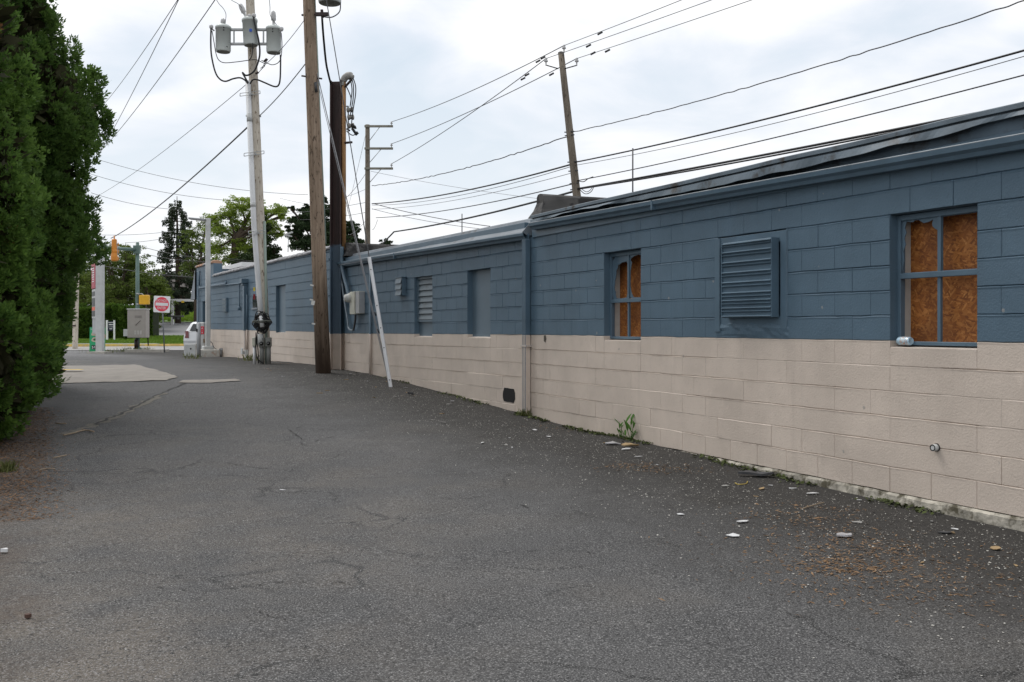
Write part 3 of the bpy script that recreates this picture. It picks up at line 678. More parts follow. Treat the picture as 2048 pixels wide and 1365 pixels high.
def window(Fr,o,z0,z1,label,holes,dep,mrz,mul_d):
    """local x runs from the far jamb (left in the photo) to the near jamb; s decreases that way"""
    sL,sR=o[1],o[0]; w_=sL-sR; X=lambda t: sL-w_*t
    fb=MB()
    for a,b in ((0,.045),(.955,1)): fb.fbox(Fr,X(a),X(b),-dep-.05,-dep,z0,z1)
    fb.fbox(Fr,X(.045),X(.955),-dep-.05,-dep,z1-.045,z1); fb.fbox(Fr,X(.045),X(.955),-dep-.05,-dep+.004,z0,z0+.03)
    fr=fb.build('window',m_bluetrim,shop,bevel=.003); fr['label']=label
    mr=MB(); mr.fbox(Fr,X(.045),X(.955),-dep-.045,-dep+.006,mrz-.022,mrz+.022); mr.build('meeting_rail',m_bluetrim,fr,bevel=.003)
    mu=MB(); mu.fbox(Fr,X(.5-.02),X(.5+.02),-dep-.035,-dep-.005,mrz+.022,z1-.045); mu.fbox(Fr,X(.49-.018),X(.49+.018),-dep-.04,-dep-.012,z0+.03,mrz-.022)
    mu.build('mullion',m_bluetrim,fr,bevel=.002)
    pn=MB(); cells=[(.045,.48,mrz+.022,z1-.045),(.52,.955,mrz+.022,z1-.045)]
    for (a,b,c,d),h in zip(cells,holes): jag_pane(pn,Fr,X(a),X(b),c,d,h,-dep-.018)
    pn.build('broken_pane',m_bluetrim,fr)
    jb=MB(); jb.fbox(Fr,X(0),X(.012),-.335,-dep-.05,z0,z1); jb.fbox(Fr,X(.988),X(1),-.335,-dep-.05,z0,z1); jb.fbox(Fr,X(0.012),X(.988),-.335,-dep-.05,z0,z0+.012)
    jb.fbox(Fr,X(0.012),X(.988),-.335,-dep-.05,z1-.012,z1)
    jb.build('inner_jamb',M('chalky_jamb',(.50,.49,.46),.8,.1,8,dirt=(.14,.14,.13),dscale=4,dlo=.56,dhi=.7),fr)
    bd=MB(); bd.fbox(Fr,X(.012),X(.988),-.245,-.222,z0+.012,z1-.012); bd.build('boarding',m_osb,fr)
    return fr
zW=(C0-.035,C0+5*BH-.004)
h1=[(.25,.02),(.6,.015),(.90,.03),(.96,.15),(.975,.6),(.95,.82),(.88,.865),(.74,.85),(.6,.85),(.47,.81),(.36,.80),(.32,.72),(.24,.67),(.235,.56),(.20,.5),(.14,.42),(.15,.36),(.10,.29),(.13,.22),(.20,.17),(.18,.1)]
h1b=[(.22,.03),(.6,.02),(.97,.03),(.98,.4),(.97,.62),(.86,.70),(.90,.78),(.97,.82),(.95,.88),(.78,.95),(.55,.985),(.30,.965),(.12,.93),(.05,.88),(.13,.82),(.04,.6),(.03,.3),(.10,.14)]
window(FA,W1,*zW,'narrower-looking far window of the near wall, pane broken out in rounded holes',[h1,h1b],.083,C0+.405*1.0+.02,0)
h2=[(.03,.01),(.5,.01),(.985,.01),(.985,.55),(.975,.76),(.90,.79),(.84,.84),(.83,.90),(.86,.965),(.74,.925),(.60,.915),(.52,.955),(.46,.985),(.36,.985),(.30,.955),(.20,.965),(.13,.985),(.10,.93),(.08,.85),(.12,.78),(.06,.66),(.10,.55),(.03,.42),(.06,.25),(.02,.12)]
h2b=[(.012,.01),(.5,.01),(.99,.01),(.99,.5),(.99,.99),(.5,.99),(.012,.99),(.012,.5)]
window(FA,W2,*zW,'large near boarded window with a ragged scallop of painted glass along its top left',[h2,h2b],.079,C0+.52,0)
# ---- louvered vent cover
lt=MB(); zl=(C0+.06,C0+5*BH-.01)
lt.fbox(FA,LV[0]-.015,LV[0]+.07,-.06,.012,zl[0]+.04,zl[1]); lt.fbox(FA,LV[1]-.05,LV[1]+.03,-.06,.016,zl[0],zl[1]); lt.fbox(FA,LV[0]+.07,LV[1]-.05,-.06,.006,zl[1]-.10,zl[1]); lt.fbox(FA,LV[0]+.07,LV[1]-.05,-.06,.006,zl[0]+.04,zl[0]+.15)
lt.fbox(FA,LV[0]+.07,LV[1]-.05,-.11,-.06,zl[0],zl[1]); lt.fbox(FA,LV[0]-.02,LV[0]-.002,-.02,.006,zl[0]+.1,zl[1]+.01)
vent=lt.build('vent_cover',m_bluetrim,shop,bevel=.003)
a1,zt1=FA.hit(1444.7,489.4,.085); a0,zt0=FA.hit(1544.5,472.6,.085); zb_=FA.hit(1544.5,634.5,.085)[1]; ztp=(zt1+zt0)/2
lb=MB(); lb.fbox(FA,a0,a1,.006,.08,zb_,ztp)
prof=[(.0801,zb_)]
for yy in (1050,992,972,955,905,887,868,820,800,780,700,680,660,580,562,545,462,445,428,345,328,310,235,212):
    z=FA.hit(1544.5,440+yy*.1831,.09)[1]; mid=yy in (972,887,800,680,562,445,328)
    if mid: prof+=[(.082,z-.006),(.082,z+.006)]
    else: prof+=[(.083,z-.013),(.101,z-.005),(.105,z+.001),(.083,z+.014)]
prof.append((.0801,ztp)); prof=sorted(prof,key=lambda q:q[1])
sweepF(lb,FA,prof,[a0+.006,a1-.006])
lb.fbox(FA,a0-.004,a0+.006,.01,.098,zb_,ztp); lb.fbox(FA,a1-.006,a1+.004,.01,.098,zb_,ztp)
lb.build('corrugated_hood',m_bluetrim,vent)
# rough cement patch under the vent
mb=MB(); n=26; A0,A1=LV[0]-.05,LV[1]+.06
vs=[]
for i in range(n+1):
    s=A0+(A1-A0)*i/n; e=max(0,math.sin(PI*i/n))**.3
    for r in range(6):
        z=C0+.004+.012*nz(s,1,5)+(.165-.0)*r/5; vs.append(FA.p(s,-.004+e*(.014+.018*nz(s,r*1.3,9))*(1 if 0<r<5 else 0),z))
mb.add(vs,[(i*6+r,(i+1)*6+r,(i+1)*6+r+1,i*6+r+1) for i in range(n) for r in range(5)]); mb.build('cement_patch',m_blue,shop)
# pipe stub, knocked-out block, small hole, paint blob
mb=MB(); s,z=FA.hit(1866,896,.04); mb.tube([FA.p(s,-.02,z),FA.p(s,.045,z)],.026,14,0); mb.lathe([(.026,0),(.018,.001),(.016,-.03)],FA.p(s,.0455,z),FA.p(0,1,0)-FA.p(0,0,0),14,1); mb.lathe([(.034,-.002),(.03,.008)],FA.p(s,0,z),FA.p(0,1,0)-FA.p(0,0,0),14,1)
mb.build('pipe_stub',[m_lgray,m_dark],shop)
mb=MB(); s,z=FB.hit(1018,791,.0)
hole=[]; k=14
for i in range(k):
    a=2*PI*i/k; q=1/max(abs(math.cos(a)),abs(math.sin(a))); hole.append((s+.19*math.cos(a)*q*rnd.uniform(.93,1.05), z+.10*math.sin(a)*q*rnd.uniform(.93,1.05)))
mb.add([FB.p(a,.0045,b) for a,b in hole]+[FB.p(a,-.005,b) for a,b in hole],[tuple(range(k))]+[(i,(i+1)%k,k+(i+1)%k,k+i) for i in range(k)])
mb.build('block_hole',m_dark,shop)
mb=MB(); s,z=FA.hit(1090,678,0); hole=[(s+.03,z+.045),(s-.03,z+.05),(s-.05,z),(s-.02,z-.055),(s+.03,z-.03)]
mb.add([FA.p(a,.004,b) for a,b in hole],[tuple(range(5))]); mb.build('chipped_block',M('bare_block',(.10,.085,.07),.95,.3,30),shop)
# ---- middle section: louvered window, blank panel, hooded vent
zB=lambda k,s:C0+k*BH-.0039*s
mb=MB(); z0=zB(0,L0[0])-.04; z1=zB(5,L0[0]); sm_=FB.hit(850,644,-.07)
mb.fbox(FB,L0[0],L0[1],-.14,-.10,z0,z1); zsp=sm_[1]
mb.fbox(FB,L0[0]+.002,L0[0]+.05,-.10,-.055,zsp,z1-.002); mb.fbox(FB,L0[1]-.05,L0[1]-.002,-.10,-.055,zsp,z1-.002); mb.fbox(FB,L0[0]+.05,L0[1]-.05,-.10,-.055,z1-.04,z1-.002)
mb.fbox(FB,L0[0]+.05,L0[1]-.05,-.10,-.06,zsp,zsp+.03)
jal=mb.build('louvered_window',m_bluedoor,shop); jal['label']='narrow opening with a pale louver above a blue infill panel'
mb=MB(); nl=7
for i in range(nl):
    za=zsp+.03+(z1-.04-zsp-.03)*i/nl; zb2=za+(z1-.04-zsp-.03)/nl
    mb.add([FB.p(L0[0]+.05,-.058,za+.012),FB.p(L0[1]-.05,-.058,za+.012),FB.p(L0[1]-.05,-.088,zb2+.004),FB.p(L0[0]+.05,-.088,zb2+.004),FB.p(L0[0]+.05,-.066,za+.008),FB.p(L0[1]-.05,-.066,za+.008)],[(0,1,2,3),(0,4,5,1)])
mb.build('louver_slats',M('pale_louver',(.165,.20,.225),.5,.1,3,dirt=(.13,.14,.14),dscale=4,dlo=.55,dhi=.7),jal)
mb=MB(); mb.fbox(FB,*P0,-.13,-.095,zB(0,P0[0])-.045,zB(5,P0[0])); o=mb.build('blank_panel',m_bluedoor,shop); o['label']='tall recessed opening filled with a plain blue panel'
s1,zt=FB.hit(792,557,.08); s0_,_=FB.hit(804.5,557,.08); zb2=FB.hit(798,592,.08)[1]; zt=FB.hit(798,556,.08)[1]
mb=MB(); mb.fbox(FB,s0_,s1,0,.085,zb2,zt); mb.fbox(FB,s0_-.02,s1+.02,0,.1,zt,zt+.015)
vb=mb.build('vent_box',m_bluetrim,shop,bevel=.003)
mb=MB(); h=(zt-zb2)/3
for i in range(3):
    mb.add([FB.p(s0_+.012,.112,zb2+h*i+.006),FB.p(s1-.012,.112,zb2+h*i+.006),FB.p(s1-.012,.087,zb2+h*(i+1)-.012),FB.p(s0_+.012,.087,zb2+h*(i+1)-.012),FB.p(s1-.012,.087,zb2+h*i+.006),FB.p(s0_+.012,.087,zb2+h*i+.006)],[(0,1,2,3),(0,1,4,5)])
mb.build('vent_flaps',M('pale_flap',(.155,.195,.225),.5,.1,3),vb)
# ---- meter boxes with conduits
mb=MB(); s1,_=FB.hit(702,600,.12); s0_,_=FB.hit(711.5,600,.12); sr,_=FB.hit(720.5,600,.10); zt=FB.hit(708,584,.1)[1]; zb2=FB.hit(708,629,.1)[1]
mb.fbox(FB,s0_,s1,.0,.15,zb2,zt,0); mb.fbox(FB,sr,s0_-.004,.0,.13,zb2+.01,zt,1); mb.fbox(FB,s1,s1+.20,.0,.12,zt-.22,zt-.02,0)
mc=FB.p(s1+.02,.12,zt-.13); nd=FB.p(0,1,0)-FB.p(0,0,0)
mb.lathe([(.095,0),(.095,.06),(.085,.075),(.075,.13),(.03,.145),(0,.145)],mc,nd,18,2); mb.lathe([(.02,.1455),(0,.1465)],mc,nd,8,3)
mb.build('meter_box',[m_meterbox,m_gray,m_lgray,m_black],shop,bevel=.006)
def cpath(pts,d): return [FB.p(FB.hit(u,y,d)[0],d,FB.hit(u,y,d)[1]) for u,y in pts]
mb=MB()
mb.tube(spline(cpath([(684,494),(684.5,530),(688,552),(694,575),(698,592)],.08),5),.042,10,0)
mb.tube(spline(cpath([(679.5,500),(680,535),(685,575),(691,615),(695.5,642),(696.5,654),(700,660),(706,661)],.06),5),.020,8,1)
mb.tube(spline(cpath([(711,630),(710,645),(707,661)],.07),4),.022,8,2)
mb.build('service_conduit',[m_bluetrim,M('blue_gray_conduit',(.22,.27,.31),.4,.1),m_wire],shop)
# ================================================================ far taller building with the clay coping
far = thing('corner_building','taller corner block building in blue and tan with a clay tile coping along its parapet','building',(-8,29,0))
eC=FB.hit(393,640)[0]; sPier=FB.hit(427,540)[0]
mb=MB()
sD0,sD1=FB.hit(413.5,620)[0],FB.hit(405,620)[0]; sN0,sN1=FB.hit(571,620)[0],FB.hit(552,620)[0]; sW0,sW1=FB.hit(517,600)[0],FB.hit(506.5,600)[0]
zD=FB.hit(409,591)[1]
opsC=[(sD0,sD1,-5,5,False),(sN0,sN1,0,6,True)]
block_wall(mb,FB,8.62,eC,-6,3.26,8.7,opsC,lambda k:.9)
mb.fbox(FB,sPier,eC,-.30,.0,3.25,3.72,0); mb.fbox(FB,8.62,eC,-.5,-.21,0,3.20,0)
for a,b,d in ((sD0,sD1,.2),(sN0,sN1,.09)):
    zt_=zc(FB,a)+(5 if d==.2 else 6)*BH; zb3=zc(FB,a)-(1.1 if d==.2 else .03)
    for s in (a,b): mb.quad(FB.p(s,-.003,zb3),FB.p(s,-d,zb3),FB.p(s,-d,zt_),FB.p(s,-.003,zt_),0)
    mb.quad(FB.p(a,-.003,zt_),FB.p(b,-.003,zt_),FB.p(b,-d,zt_),FB.p(a,-d,zt_),0)
mb.quad(FB.p(sN0,-.002,zc(FB,sN0)-.04),FB.p(sN1,-.002,zc(FB,sN0)-.04),FB.p(sN1,-.09,zc(FB,sN0)-.03),FB.p(sN0,-.09,zc(FB,sN0)-.03),2)
# near return (faces the camera beyond the lower roof) and front return
mb.quad(FB.p(8.62,-.21,2.9),FB.p(8.62,-9,2.9),FB.p(8.62,-9,3.26),FB.p(8.62,0,3.26),0)
mb.quad(FB.p(8.62,0,0),FB.p(8.62,-.5,0),FB.p(8.62,-.5,3.26),FB.p(8.62,0,3.26),0)
mb.quad(FB.p(eC,0,0),FB.p(eC,-9,0),FB.p(eC,-9,3.72),FB.p(eC,0,3.72),0); mb.quad(FB.p(8.62,-9,0),FB.p(eC,-9,0),FB.p(eC,-9,3.2),FB.p(8.62,-9,3.2),0)
mb.build('wall',[m_blue,m_tan,m_sill],far)
mb=MB(); mb.quad(FB.p(8.6,-.2,2.95),FB.p(eC,-.2,2.95),FB.p(eC,-9,2.95),FB.p(8.6,-9,2.95)); mb.build('roof',m_roof,far)
mb=MB(); mb.quad(FB.p(sD0,-.2,0),FB.p(sD1,-.2,0),FB.p(sD1,-.2,2.42),FB.p(sD0,-.2,2.42),0); mb.fbox(FB,sD0+.06,sD0+.5,-.19,-.16,1.25,1.95,1); dr=mb.build('doorway',[m_dark,m_lgray],far); dr['label']='dark doorway behind the gray light pole'
mb=MB(); mb.quad(FB.p(sN0,-.09,zc(FB,sN0)-.05),FB.p(sN1,-.09,zc(FB,sN0)-.05),FB.p(sN1,-.09,zc(FB,sN0)+6*BH),FB.p(sN0,-.09,zc(FB,sN0)+6*BH)); mb.build('blank_panel',m_bluedoor,far)
mb=MB(); za,zb2=FB.hit(512,593)[1],FB.hit(512,616)[1]; mb.fbox(FB,sW0,sW1,.002,.02,zb2,za,0); mb.fbox(FB,sW0-.03,sW1+.03,.002,.05,zb2-.05,zb2,1); mb.build('small_window',[m_glass,m_bluelite],far)
# saddle-shaped coping tiles
def tile(mb,s0,s1,z,mi):
    for i in range(1):
        prof=[(.05,-.01),(.062,.02),(.04,.05),(0,.066),(-.10,.075),(-.2,.065),(-.25,.04),(-.26,-.02)]
        L=s1-s0; fs=[]
        for t,e in ((0,.0),(.06,.045),(.24,.045),(.30,.0),(.8,-.012),(1.0,-.03)):
            fs.append(lambda d,h,s=s0+L*t,e=e: FB.p(s,d*(1+e*4)+0,z+h*(1+e*6)+0))
        mb.sweep(prof,fs,mi,True,True)
mb=MB(); s=8.66
while s < sPier-.1:
    mi=1 if rnd.random()<.05 else 0
    tile(mb,s,min(s+.46,sPier),3.262+rnd.uniform(-.006,.006),mi); s+=.455
mb.build('coping',[m_tile,m_terra],far); mb=MB(); s=sPier
while s < eC: tile(mb,s,min(s+.455,eC+.05),3.735,1 if rnd.random()<.6 else 0); s+=.455
mb.build('coping',[m_tile,m_terra],far)
# front mansard overhang, conductor head and downspout, vent, conduits
mb=MB(); zt_=FB.hit(393,540)[1]; zb3=FB.hit(386,600)[1]; r_=.95
mb.add([FB.p(eC+.01,0.06,zt_),FB.p(eC+.01,0.06,zb3),FB.p(eC+r_,0.06,zb3),FB.p(eC+.01,-9,zt_),FB.p(eC+.01,-9,zb3),FB.p(eC+r_,-9,zb3)],[(0,1,2),(3,5,4),(0,2,5,3),(1,4,5,2)])
mb.build('mansard',m_bluelite,far)
mb=MB(); s,_=FB.hit(489,570,.08); zh0,zh1=FB.hit(489,570,.1)[1],FB.hit(489,558,.1)[1]
mb.fbox(FB,s-.14,s+.14,.0,.2,zh0+.05,zh1,0); mb.fbox(FB,s-.10,s+.10,.0,.16,zh0-.02,zh0+.05,0); mb.fbox(FB,s-.09,s+.09,.0,.12,1.39,zh0-.02,0); mb.fbox(FB,s-.09,s+.09,0,.1,.75,1.388,1)
mb.build('downspout',[m_bluetrim,m_tantrim],far,bevel=.006)
mb=MB(); s1,zt_=FB.hit(445,597,.06); s0_,_=FB.hit(452.5,597,.06); zb2=FB.hit(449,624.5,.06)[1]
mb.fbox(FB,s0_,s1,0,.06,zb2,zt_,0)
for i in range(4): h=(zt_-zb2)/4; mb.fbox(FB,s0_+.05,s1-.05,.06,.075,zb2+h*i+.03,zb2+h*(i+1)-.02,1)
mb.build('vent_box',[m_bluetrim,M('pale_flap',(.3,.34,.37))],far)
mb=MB()
mb.tube(spline(cpath([(397,700),(397.5,610),(397.8,580),(402,576.5),(425,573),(477,567.5),(479,570),(479,615)],.05),4),.022,6,0)
mb.tube(cpath([(422,572),(452,568),(453,563)],.05),.03,6,0); mb.tube(cpath([(395,543.5),(398.5,543.5),(398.5,572)],.05),.03,6,0); mb.tube(cpath([(478.5,613),(478.5,621)],.06),.05,6,0)
mb.tube(cpath([(494,590),(494,660)],.05),.02,6,0); mb.tube(cpath([(494,660),(493.5,700)],.05),.02,6,1)
mb.build('conduit',[m_bluetrim,m_tantrim],far)
s,z=FB.hit(486,703,.08); MB().fbox(FB,s-.09,s+.09,.0,.13,z-.09,z+.1).build('outlet_box',m_lgray,far,bevel=.01); s,z=FB.hit(492.5,708,.06); MB().fbox(FB,s-.03,s+.03,0,.1,z-.12,z+.12).build('conduit_end',m_lgray,far,bevel=.01)
# white awning edge and roof clutter seen over the parapet
mb=MB(); mb.fbox(FB,FB.hit(484,540,-1.2)[0],FB.hit(426,533,-1.2)[0],-2.5,-1.2,3.70,3.86); mb.fbox(FB,FB.hit(470,540,-1.2)[0],FB.hit(426,533,-1.2)[0],-2.2,-1.4,2.95,3.70,1); mb.build('roof_unit',[m_white,M('roof_unit_brown',(.09,.06,.05),.8)],far)
# ================================================================ poles, transformers, service gear
def pole(name,label,mat,base,top,rb,rt,group=None,n=18,roof=False):
    t=thing(name,label,'utility pole',base,group)
    base,top=Vector(base),Vector(top); mb=MB(); pts=[base-Vector((0,0,.3))]+[base.lerp(top,i/12) for i in range(13)]
    mb.tube(pts,[rb*1.02]+[rb+(rt-rb)*i/12 for i in range(13)],n)
    mb.build('shaft',mat,t); return t
# ---- near brown pole
b1=G(646.5,747); b1=Vector((b1.x,b1.y,gz(b1.y))); ax1=lambda z:Vector((b1.x-(z-b1.z)*.0385,b1.y,z))
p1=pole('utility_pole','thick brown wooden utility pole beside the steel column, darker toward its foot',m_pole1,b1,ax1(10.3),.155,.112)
Y=b1.y
for u,y in ((624,571),(623,600),(626,606),(627,648)):
    c=P(u,y,Y-.14); MB().box(c,(.07,.012,.03 if y!=606 else .09),Matrix.Rotation(.2,3,'Y')).build('pole_tag',m_ivory,p1)
mb=MB(); pts=[P(628.5,0,Y-.02),P(633,130,Y-.02),P(641,470,Y-.02)]; pts=[ax1(9.5)+Vector((.105,.02,0)),ax1(6)+Vector((.125,.03,0)),ax1(3.2)+Vector((.14,.03,0))]
mb.tube(pts,.022,8); mb.build('cable_guard',m_ugreen,p1)
# hardware where the guys and the span wires are made off
mb=MB(); c=P(619,29,Y-.05); mb.tube([c+Vector((-.17,.05,0)),c+Vector((.26,.0,0))],.022,8)
c=ax1(6.62); MB().tube([c+Vector((-.2,-.05,0)),c+Vector((.22,-.05,-.06))],.018,8).build('guy_bolt',m_beamtop,p1); MB().tube([c+Vector((.10,-.12,-.15)),c+Vector((.12,-.13,-.35))],.03,8).build('guy_clamp',m_wire,p1)
c0=P(632,29,Y-.1); mb.box(c0+Vector((.12,0,0)),(.26,.06,.07)); mb.tube([P(643.5,20,Y-.1),P(645,36,Y-.1)],.03,8)
mb.build('bracket',m_beamtop,p1)
# transformer can hung near the pole top; only its underside shows
t=thing('transformer','gray transformer can on the thick brown pole, only its underside in view','transformer',ax1(8.3)+Vector((.43,-.02,0)))
c=P(659.5,6,Y-.02)
mb=MB(); mb.lathe([(0,-.02),(.20,-.015),(.225,.0),(.232,.03),(.232,.85),(.245,.88),(.22,.93),(.05,.96),(0,.96)],c,n=28); mb.build('tank',m_can,t)
mb=MB(); mb.lathe([(.0,-.024),(.19,-.022),(.215,-.014)],c,n=28); mb.build('tank_base',m_canb,t)
for h_ in (.2,.6): MB().box(c+Vector((-.30,0,h_)),(.2,.08,.08)).build('hanger',m_galv,t)
mb=MB(); mb.lathe([(.04,0),(.06,.05),(.04,.1),(.06,.15),(.04,.2),(0,.22)],c+Vector((0,0,.95)),n=12); mb.build('bushing',m_porc,t)
tag(MB().tube(spline([c+Vector((.22,0,.02)),c+Vector((.2,0,-.18)),c+Vector((.05,-.02,-.30)),P(646,34,Y-.1)],6),.012,6).build('cable',m_wire),'loop of thin wire from the transformer underside to the pole bracket','cable')
# ---- pale pole with three transformers
b2=G(529,728); b2=Vector((b2.x,b2.y+.1,gz(b2.y))); ax2=lambda z:Vector((b2.x-(z-b2.z)*.0425,b2.y,z)); Y2=b2.y
p2=pole('utility_pole','pale wooden utility pole carrying three gray transformer cans',m_pole2,b2,ax2(11.2),.135,.10)
mb=MB(); pr=lambda z: ax2(z)+Vector((-.105,-.13,0))
z1=EYE+(HZ-165)*Y2/F; zb2=EYE+(HZ-655)*Y2/F
mb.tube([pr(zb2)+Vector((.10,0,0)),pr(2.2)+Vector((.06,0,0)),pr(4.0)+Vector((.0,0,0)),pr(z1)],.066,14); mb.build('riser_conduit',m_pvc,p2)
for za_,zb_ in ((6.55,6.75),(4.45,4.56)): MB().tube([pr(za_),pr(zb_)],.069,14).build('conduit_collar',m_lgray,p2)
mb=MB(); z4=EYE+(HZ-443)*Y2/F; mb.tube([ax2(b2.z)+Vector((.06,-.16,0)),ax2(2.2)+Vector((.11,-.10,0)),ax2(z4)+Vector((.135,-.05,0))],.033,8); mb.build('cable_guard',m_ugreen,p2)
for y,u0,u1,dy in ((187,480,520,-5),(307,488,528,-5),(463,497,530,-2)):
    mb=MB(); a=P(u0,y+3,Y2-.24); b=P(u1,y+3+dy,Y2-.24)
    for o in (-.035,.035): mb.tube([a+Vector((0,0,o)),b+Vector((0,0,o))],.009,5)
    mb.tube([a+Vector((0,0,-.035)),a+Vector((0,0,.035))],.009,5); mb.tube([b+Vector((0,0,-.035)),b+Vector((0,0,.035))],.009,5)
    mb.tube([a.lerp(b,.55),a.lerp(b,.55)+Vector((0,.2,0))],.02,6); mb.build('standoff_bracket',m_galv,p2)
for u,y in ((496,232),(518,233)): c=P(u,y,Y2); MB().tube([c+Vector((-.05,0,0)),c+Vector((.05,0,0))],.025,6).build('through_bolt',m_galv,p2)
# signs and the coil of spare cable and meter risers at the foot
mb=MB(); mb.box(P(508.5,579,Y2-.26),(.045,.01,.09)); mb.build('yellow_tag',M('tag_yellow',(.62,.50,.05)),p2)
MB().box(P(508.5,594,Y2-.245),(.05,.01,.13)).build('red_tag',M('tag_red',(.20,.02,.025),.5),p2)
mb=MB(); mb.tube([P(521,668,Y2-.30),P(521,690,Y2-.30)],.075,12); mb.build('conduit_reducer',m_lgray,p2)
coil=thing('cable_coil','tangled coil of black cable tied to the foot of the pale pole','cable coil',P(524,645,Y2-.3))
mb=MB()
for k in range(20):
    rx,rz=rnd.uniform(.10,.22),rnd.uniform(.10,.22); dy=rnd.uniform(-.08,.08); ph=rnd.uniform(0,6)
    cc=P(524.5+rnd.uniform(-3,3),646+rnd.uniform(-5,6),Y2-.32)
    mb.tube([cc+Vector((rx*math.cos(a),dy+.03*math.sin(2*a+ph),rz*math.sin(a)+.03*math.sin(3*a+ph)+.02*math.sin(2*a-ph))) for a in [2*PI*i/24 for i in range(25)]],rnd.uniform(.007,.013),6,caps=False)
mb.build('cable_loop',m_black,coil)
mb=MB(); mb.tube([P(504.5,643,Y2-.44),P(543,641.5,Y2-.44)],.016,6); mb.tube([P(506,646,Y2-.42),P(541,644,Y2-.42)],.012,6); mb.build('support_bar',M('coil_bar',(.13,.14,.12),.6),coil)
mb=MB(); mb.tube([P(522.5,632,Y2-.36),P(524.5,655,Y2-.36)],.055,12); mb.build('conduit_end',m_pvc,coil)
def meter(u,y0,yb,w,label,mbox,mpipe,rough_face=True):
    Ym=Y2-.28; t=thing('electric_meter',label,'electric meter',Vector((P(u,yb,Ym).x,Ym,gz(Ym))))
    a,b=P(u,y0,Ym),P(u,y0+18,Ym); wm=w*px(Ym); zb_=gz(Ym)
    mb=MB(); mb.box((a.x,Ym,(a.z+b.z)/2),(wm,.14,a.z-b.z)); mb.build('housing',mbox,t,bevel=.01)
    mb=MB(); mb.tube([(a.x,Ym,zb_-.05),(a.x,Ym,b.z+.01)],wm*.43,14); mb.tube([(a.x,Ym,b.z-.03),(a.x,Ym,b.z+.005)],wm*.47,14); mb.build('riser',mpipe,t)
    if rough_face:
        mb=MB(); mb.lathe([(.045,0),(.045,.05),(.03,.065),(0,.07)],P(u,y0+11.5,Ym-.07),(0,-1,0),16); mb.build('dial_glass',m_black,t)
        mb=MB(); mb.lathe([(.012,0.071),(0,.073)],P(u,y0+11.5,Ym-.07),(0,-1,0),8); mb.build('dial_hub',m_lgray,t)
m_mg=M('meter_gray',(.22,.225,.21),.5,.15,12,dirt=(.12,.09,.06),dscale=10,dlo=.6,dhi=.7); m_mp=M('meter_pipe',(.20,.205,.195),.5,.1,6)
meter(523.5,676,729,10.5,'gray round-dial electric meter on the pale pole, middle of the row',m_mg,m_mp)
meter(537.5,675.5,728,10,'gray round-dial electric meter on the pale pole, nearest the blank blue panel',m_mg,m_mp)
meter(508.8,675,730,6.5,'beige switch box on a white conduit, no dial, left side of the pale pole',m_meterbox,m_pvc,False)
tag(MB().tube(spline([P(512,665,Y2-.35),P(512,690,Y2-.36),P(513,712,Y2-.36),P(519,722,Y2-.36),P(527,727,Y2-.38)],6),.014,6).tube(spline([P(516,662,Y2-.3),P(514,680,Y2-.33),P(516,700,Y2-.3),P(517,727,Y2-.3)],6),.016,6).build('cable',m_black),'black cable drooping to the ground between the meter risers','cable')
# three cans
Yc=Y2-.30
def can(u,yt,yb,w,label,group,bush_tilt=0,ub=None):
    r=w/2*px(Yc); a=P(u,yb,Yc); h=(yb-yt)*px(Yc); ub_=ub if ub is not None else u
    ax=(P(ub_,yt,Yc)-a).normalized()
    t=thing('transformer',label,'transformer',a,group)
    mb=MB(); mb.lathe([(0,.012),(r*.86,.012),(r*.9,0),(r*.94,.02),(r,.04),(r,h-.10),(r*1.06,h-.10),(r*1.08,h-.05),(r*1.03,h-.035),(r*.8,h+.0),(0,h+.02)],a,ax,26); mb.build('tank',m_can,t)
    mb=MB(); mb.lathe([(0,.008),(r*.84,.008)],a,ax,24); mb.build('tank_base',m_canb,t)
    top=a+ax*(h); ba=Vector((bush_tilt,-.1,1)).normalized(); o=top+Vector((bush_tilt*.15,0,-.02))
    mb=MB(); L=.36 if bush_tilt or u>500 else .16
    mb.lathe([(.045,0),(.03,.06),(.032,L*.4),(.062,L*.45),(.058,L*.6),(.064,L*.7),(.058,L*.85),(.05,L),(.012,L+.03),(0,L+.04)],o,ba,14); mb.build('bushing',m_porc,t)
    return t,r,a,h,ax,o+ba*(L+.03)
gr='transformers on the pale pole'
cans={}
cans['L']=can(446.5,51,105,29.5,'gray transformer can left of the pale pole with a short bushing',gr)
cans['M']=can(502,36,92,29,'middle gray transformer can with a tilted bushing and small blue mark',gr,-.45,499)
cans['R']=can(547.5,53,107,29,'gray transformer can right of the pale pole with a tall bushing',gr)
tM=cans['M'][0]; mb=MB(); mb.box(P(501.5,61,Yc-cans['M'][1]-.004),(.065,.006,.07)); mb.build('blue_mark',M('blue_mark',(.03,.10,.45),.5),tM)
for key,spots in (('L',((447.5,55.5),(447.5,60.5),(454,94))),('R',((545.5,58.5),(545.5,63.5)))):
    for u,y in spots: MB().lathe([(.016,0),(.016,.01),(0,.012)],P(u,y,Yc-cans[key][1]+.004),(0,-1,0),8).build('bolt',m_black,cans[key][0])
mb=MB()
for ya,yb_,(ua,ub) in ((60,60,(460,533)),(88,89,(460,534))):
    mb.box((P(ua,ya,Yc+.05)+P(ub,yb_,Yc+.05))/2,((ub-ua)*px(Yc),.08,.05))
for u in (468,527): mb.box((P(u,61,Yc+.05)+P(u,88,Yc+.05))/2,(.025,.06,27*px(Yc)))
mb.build('mounting_frame',m_galv,p2)
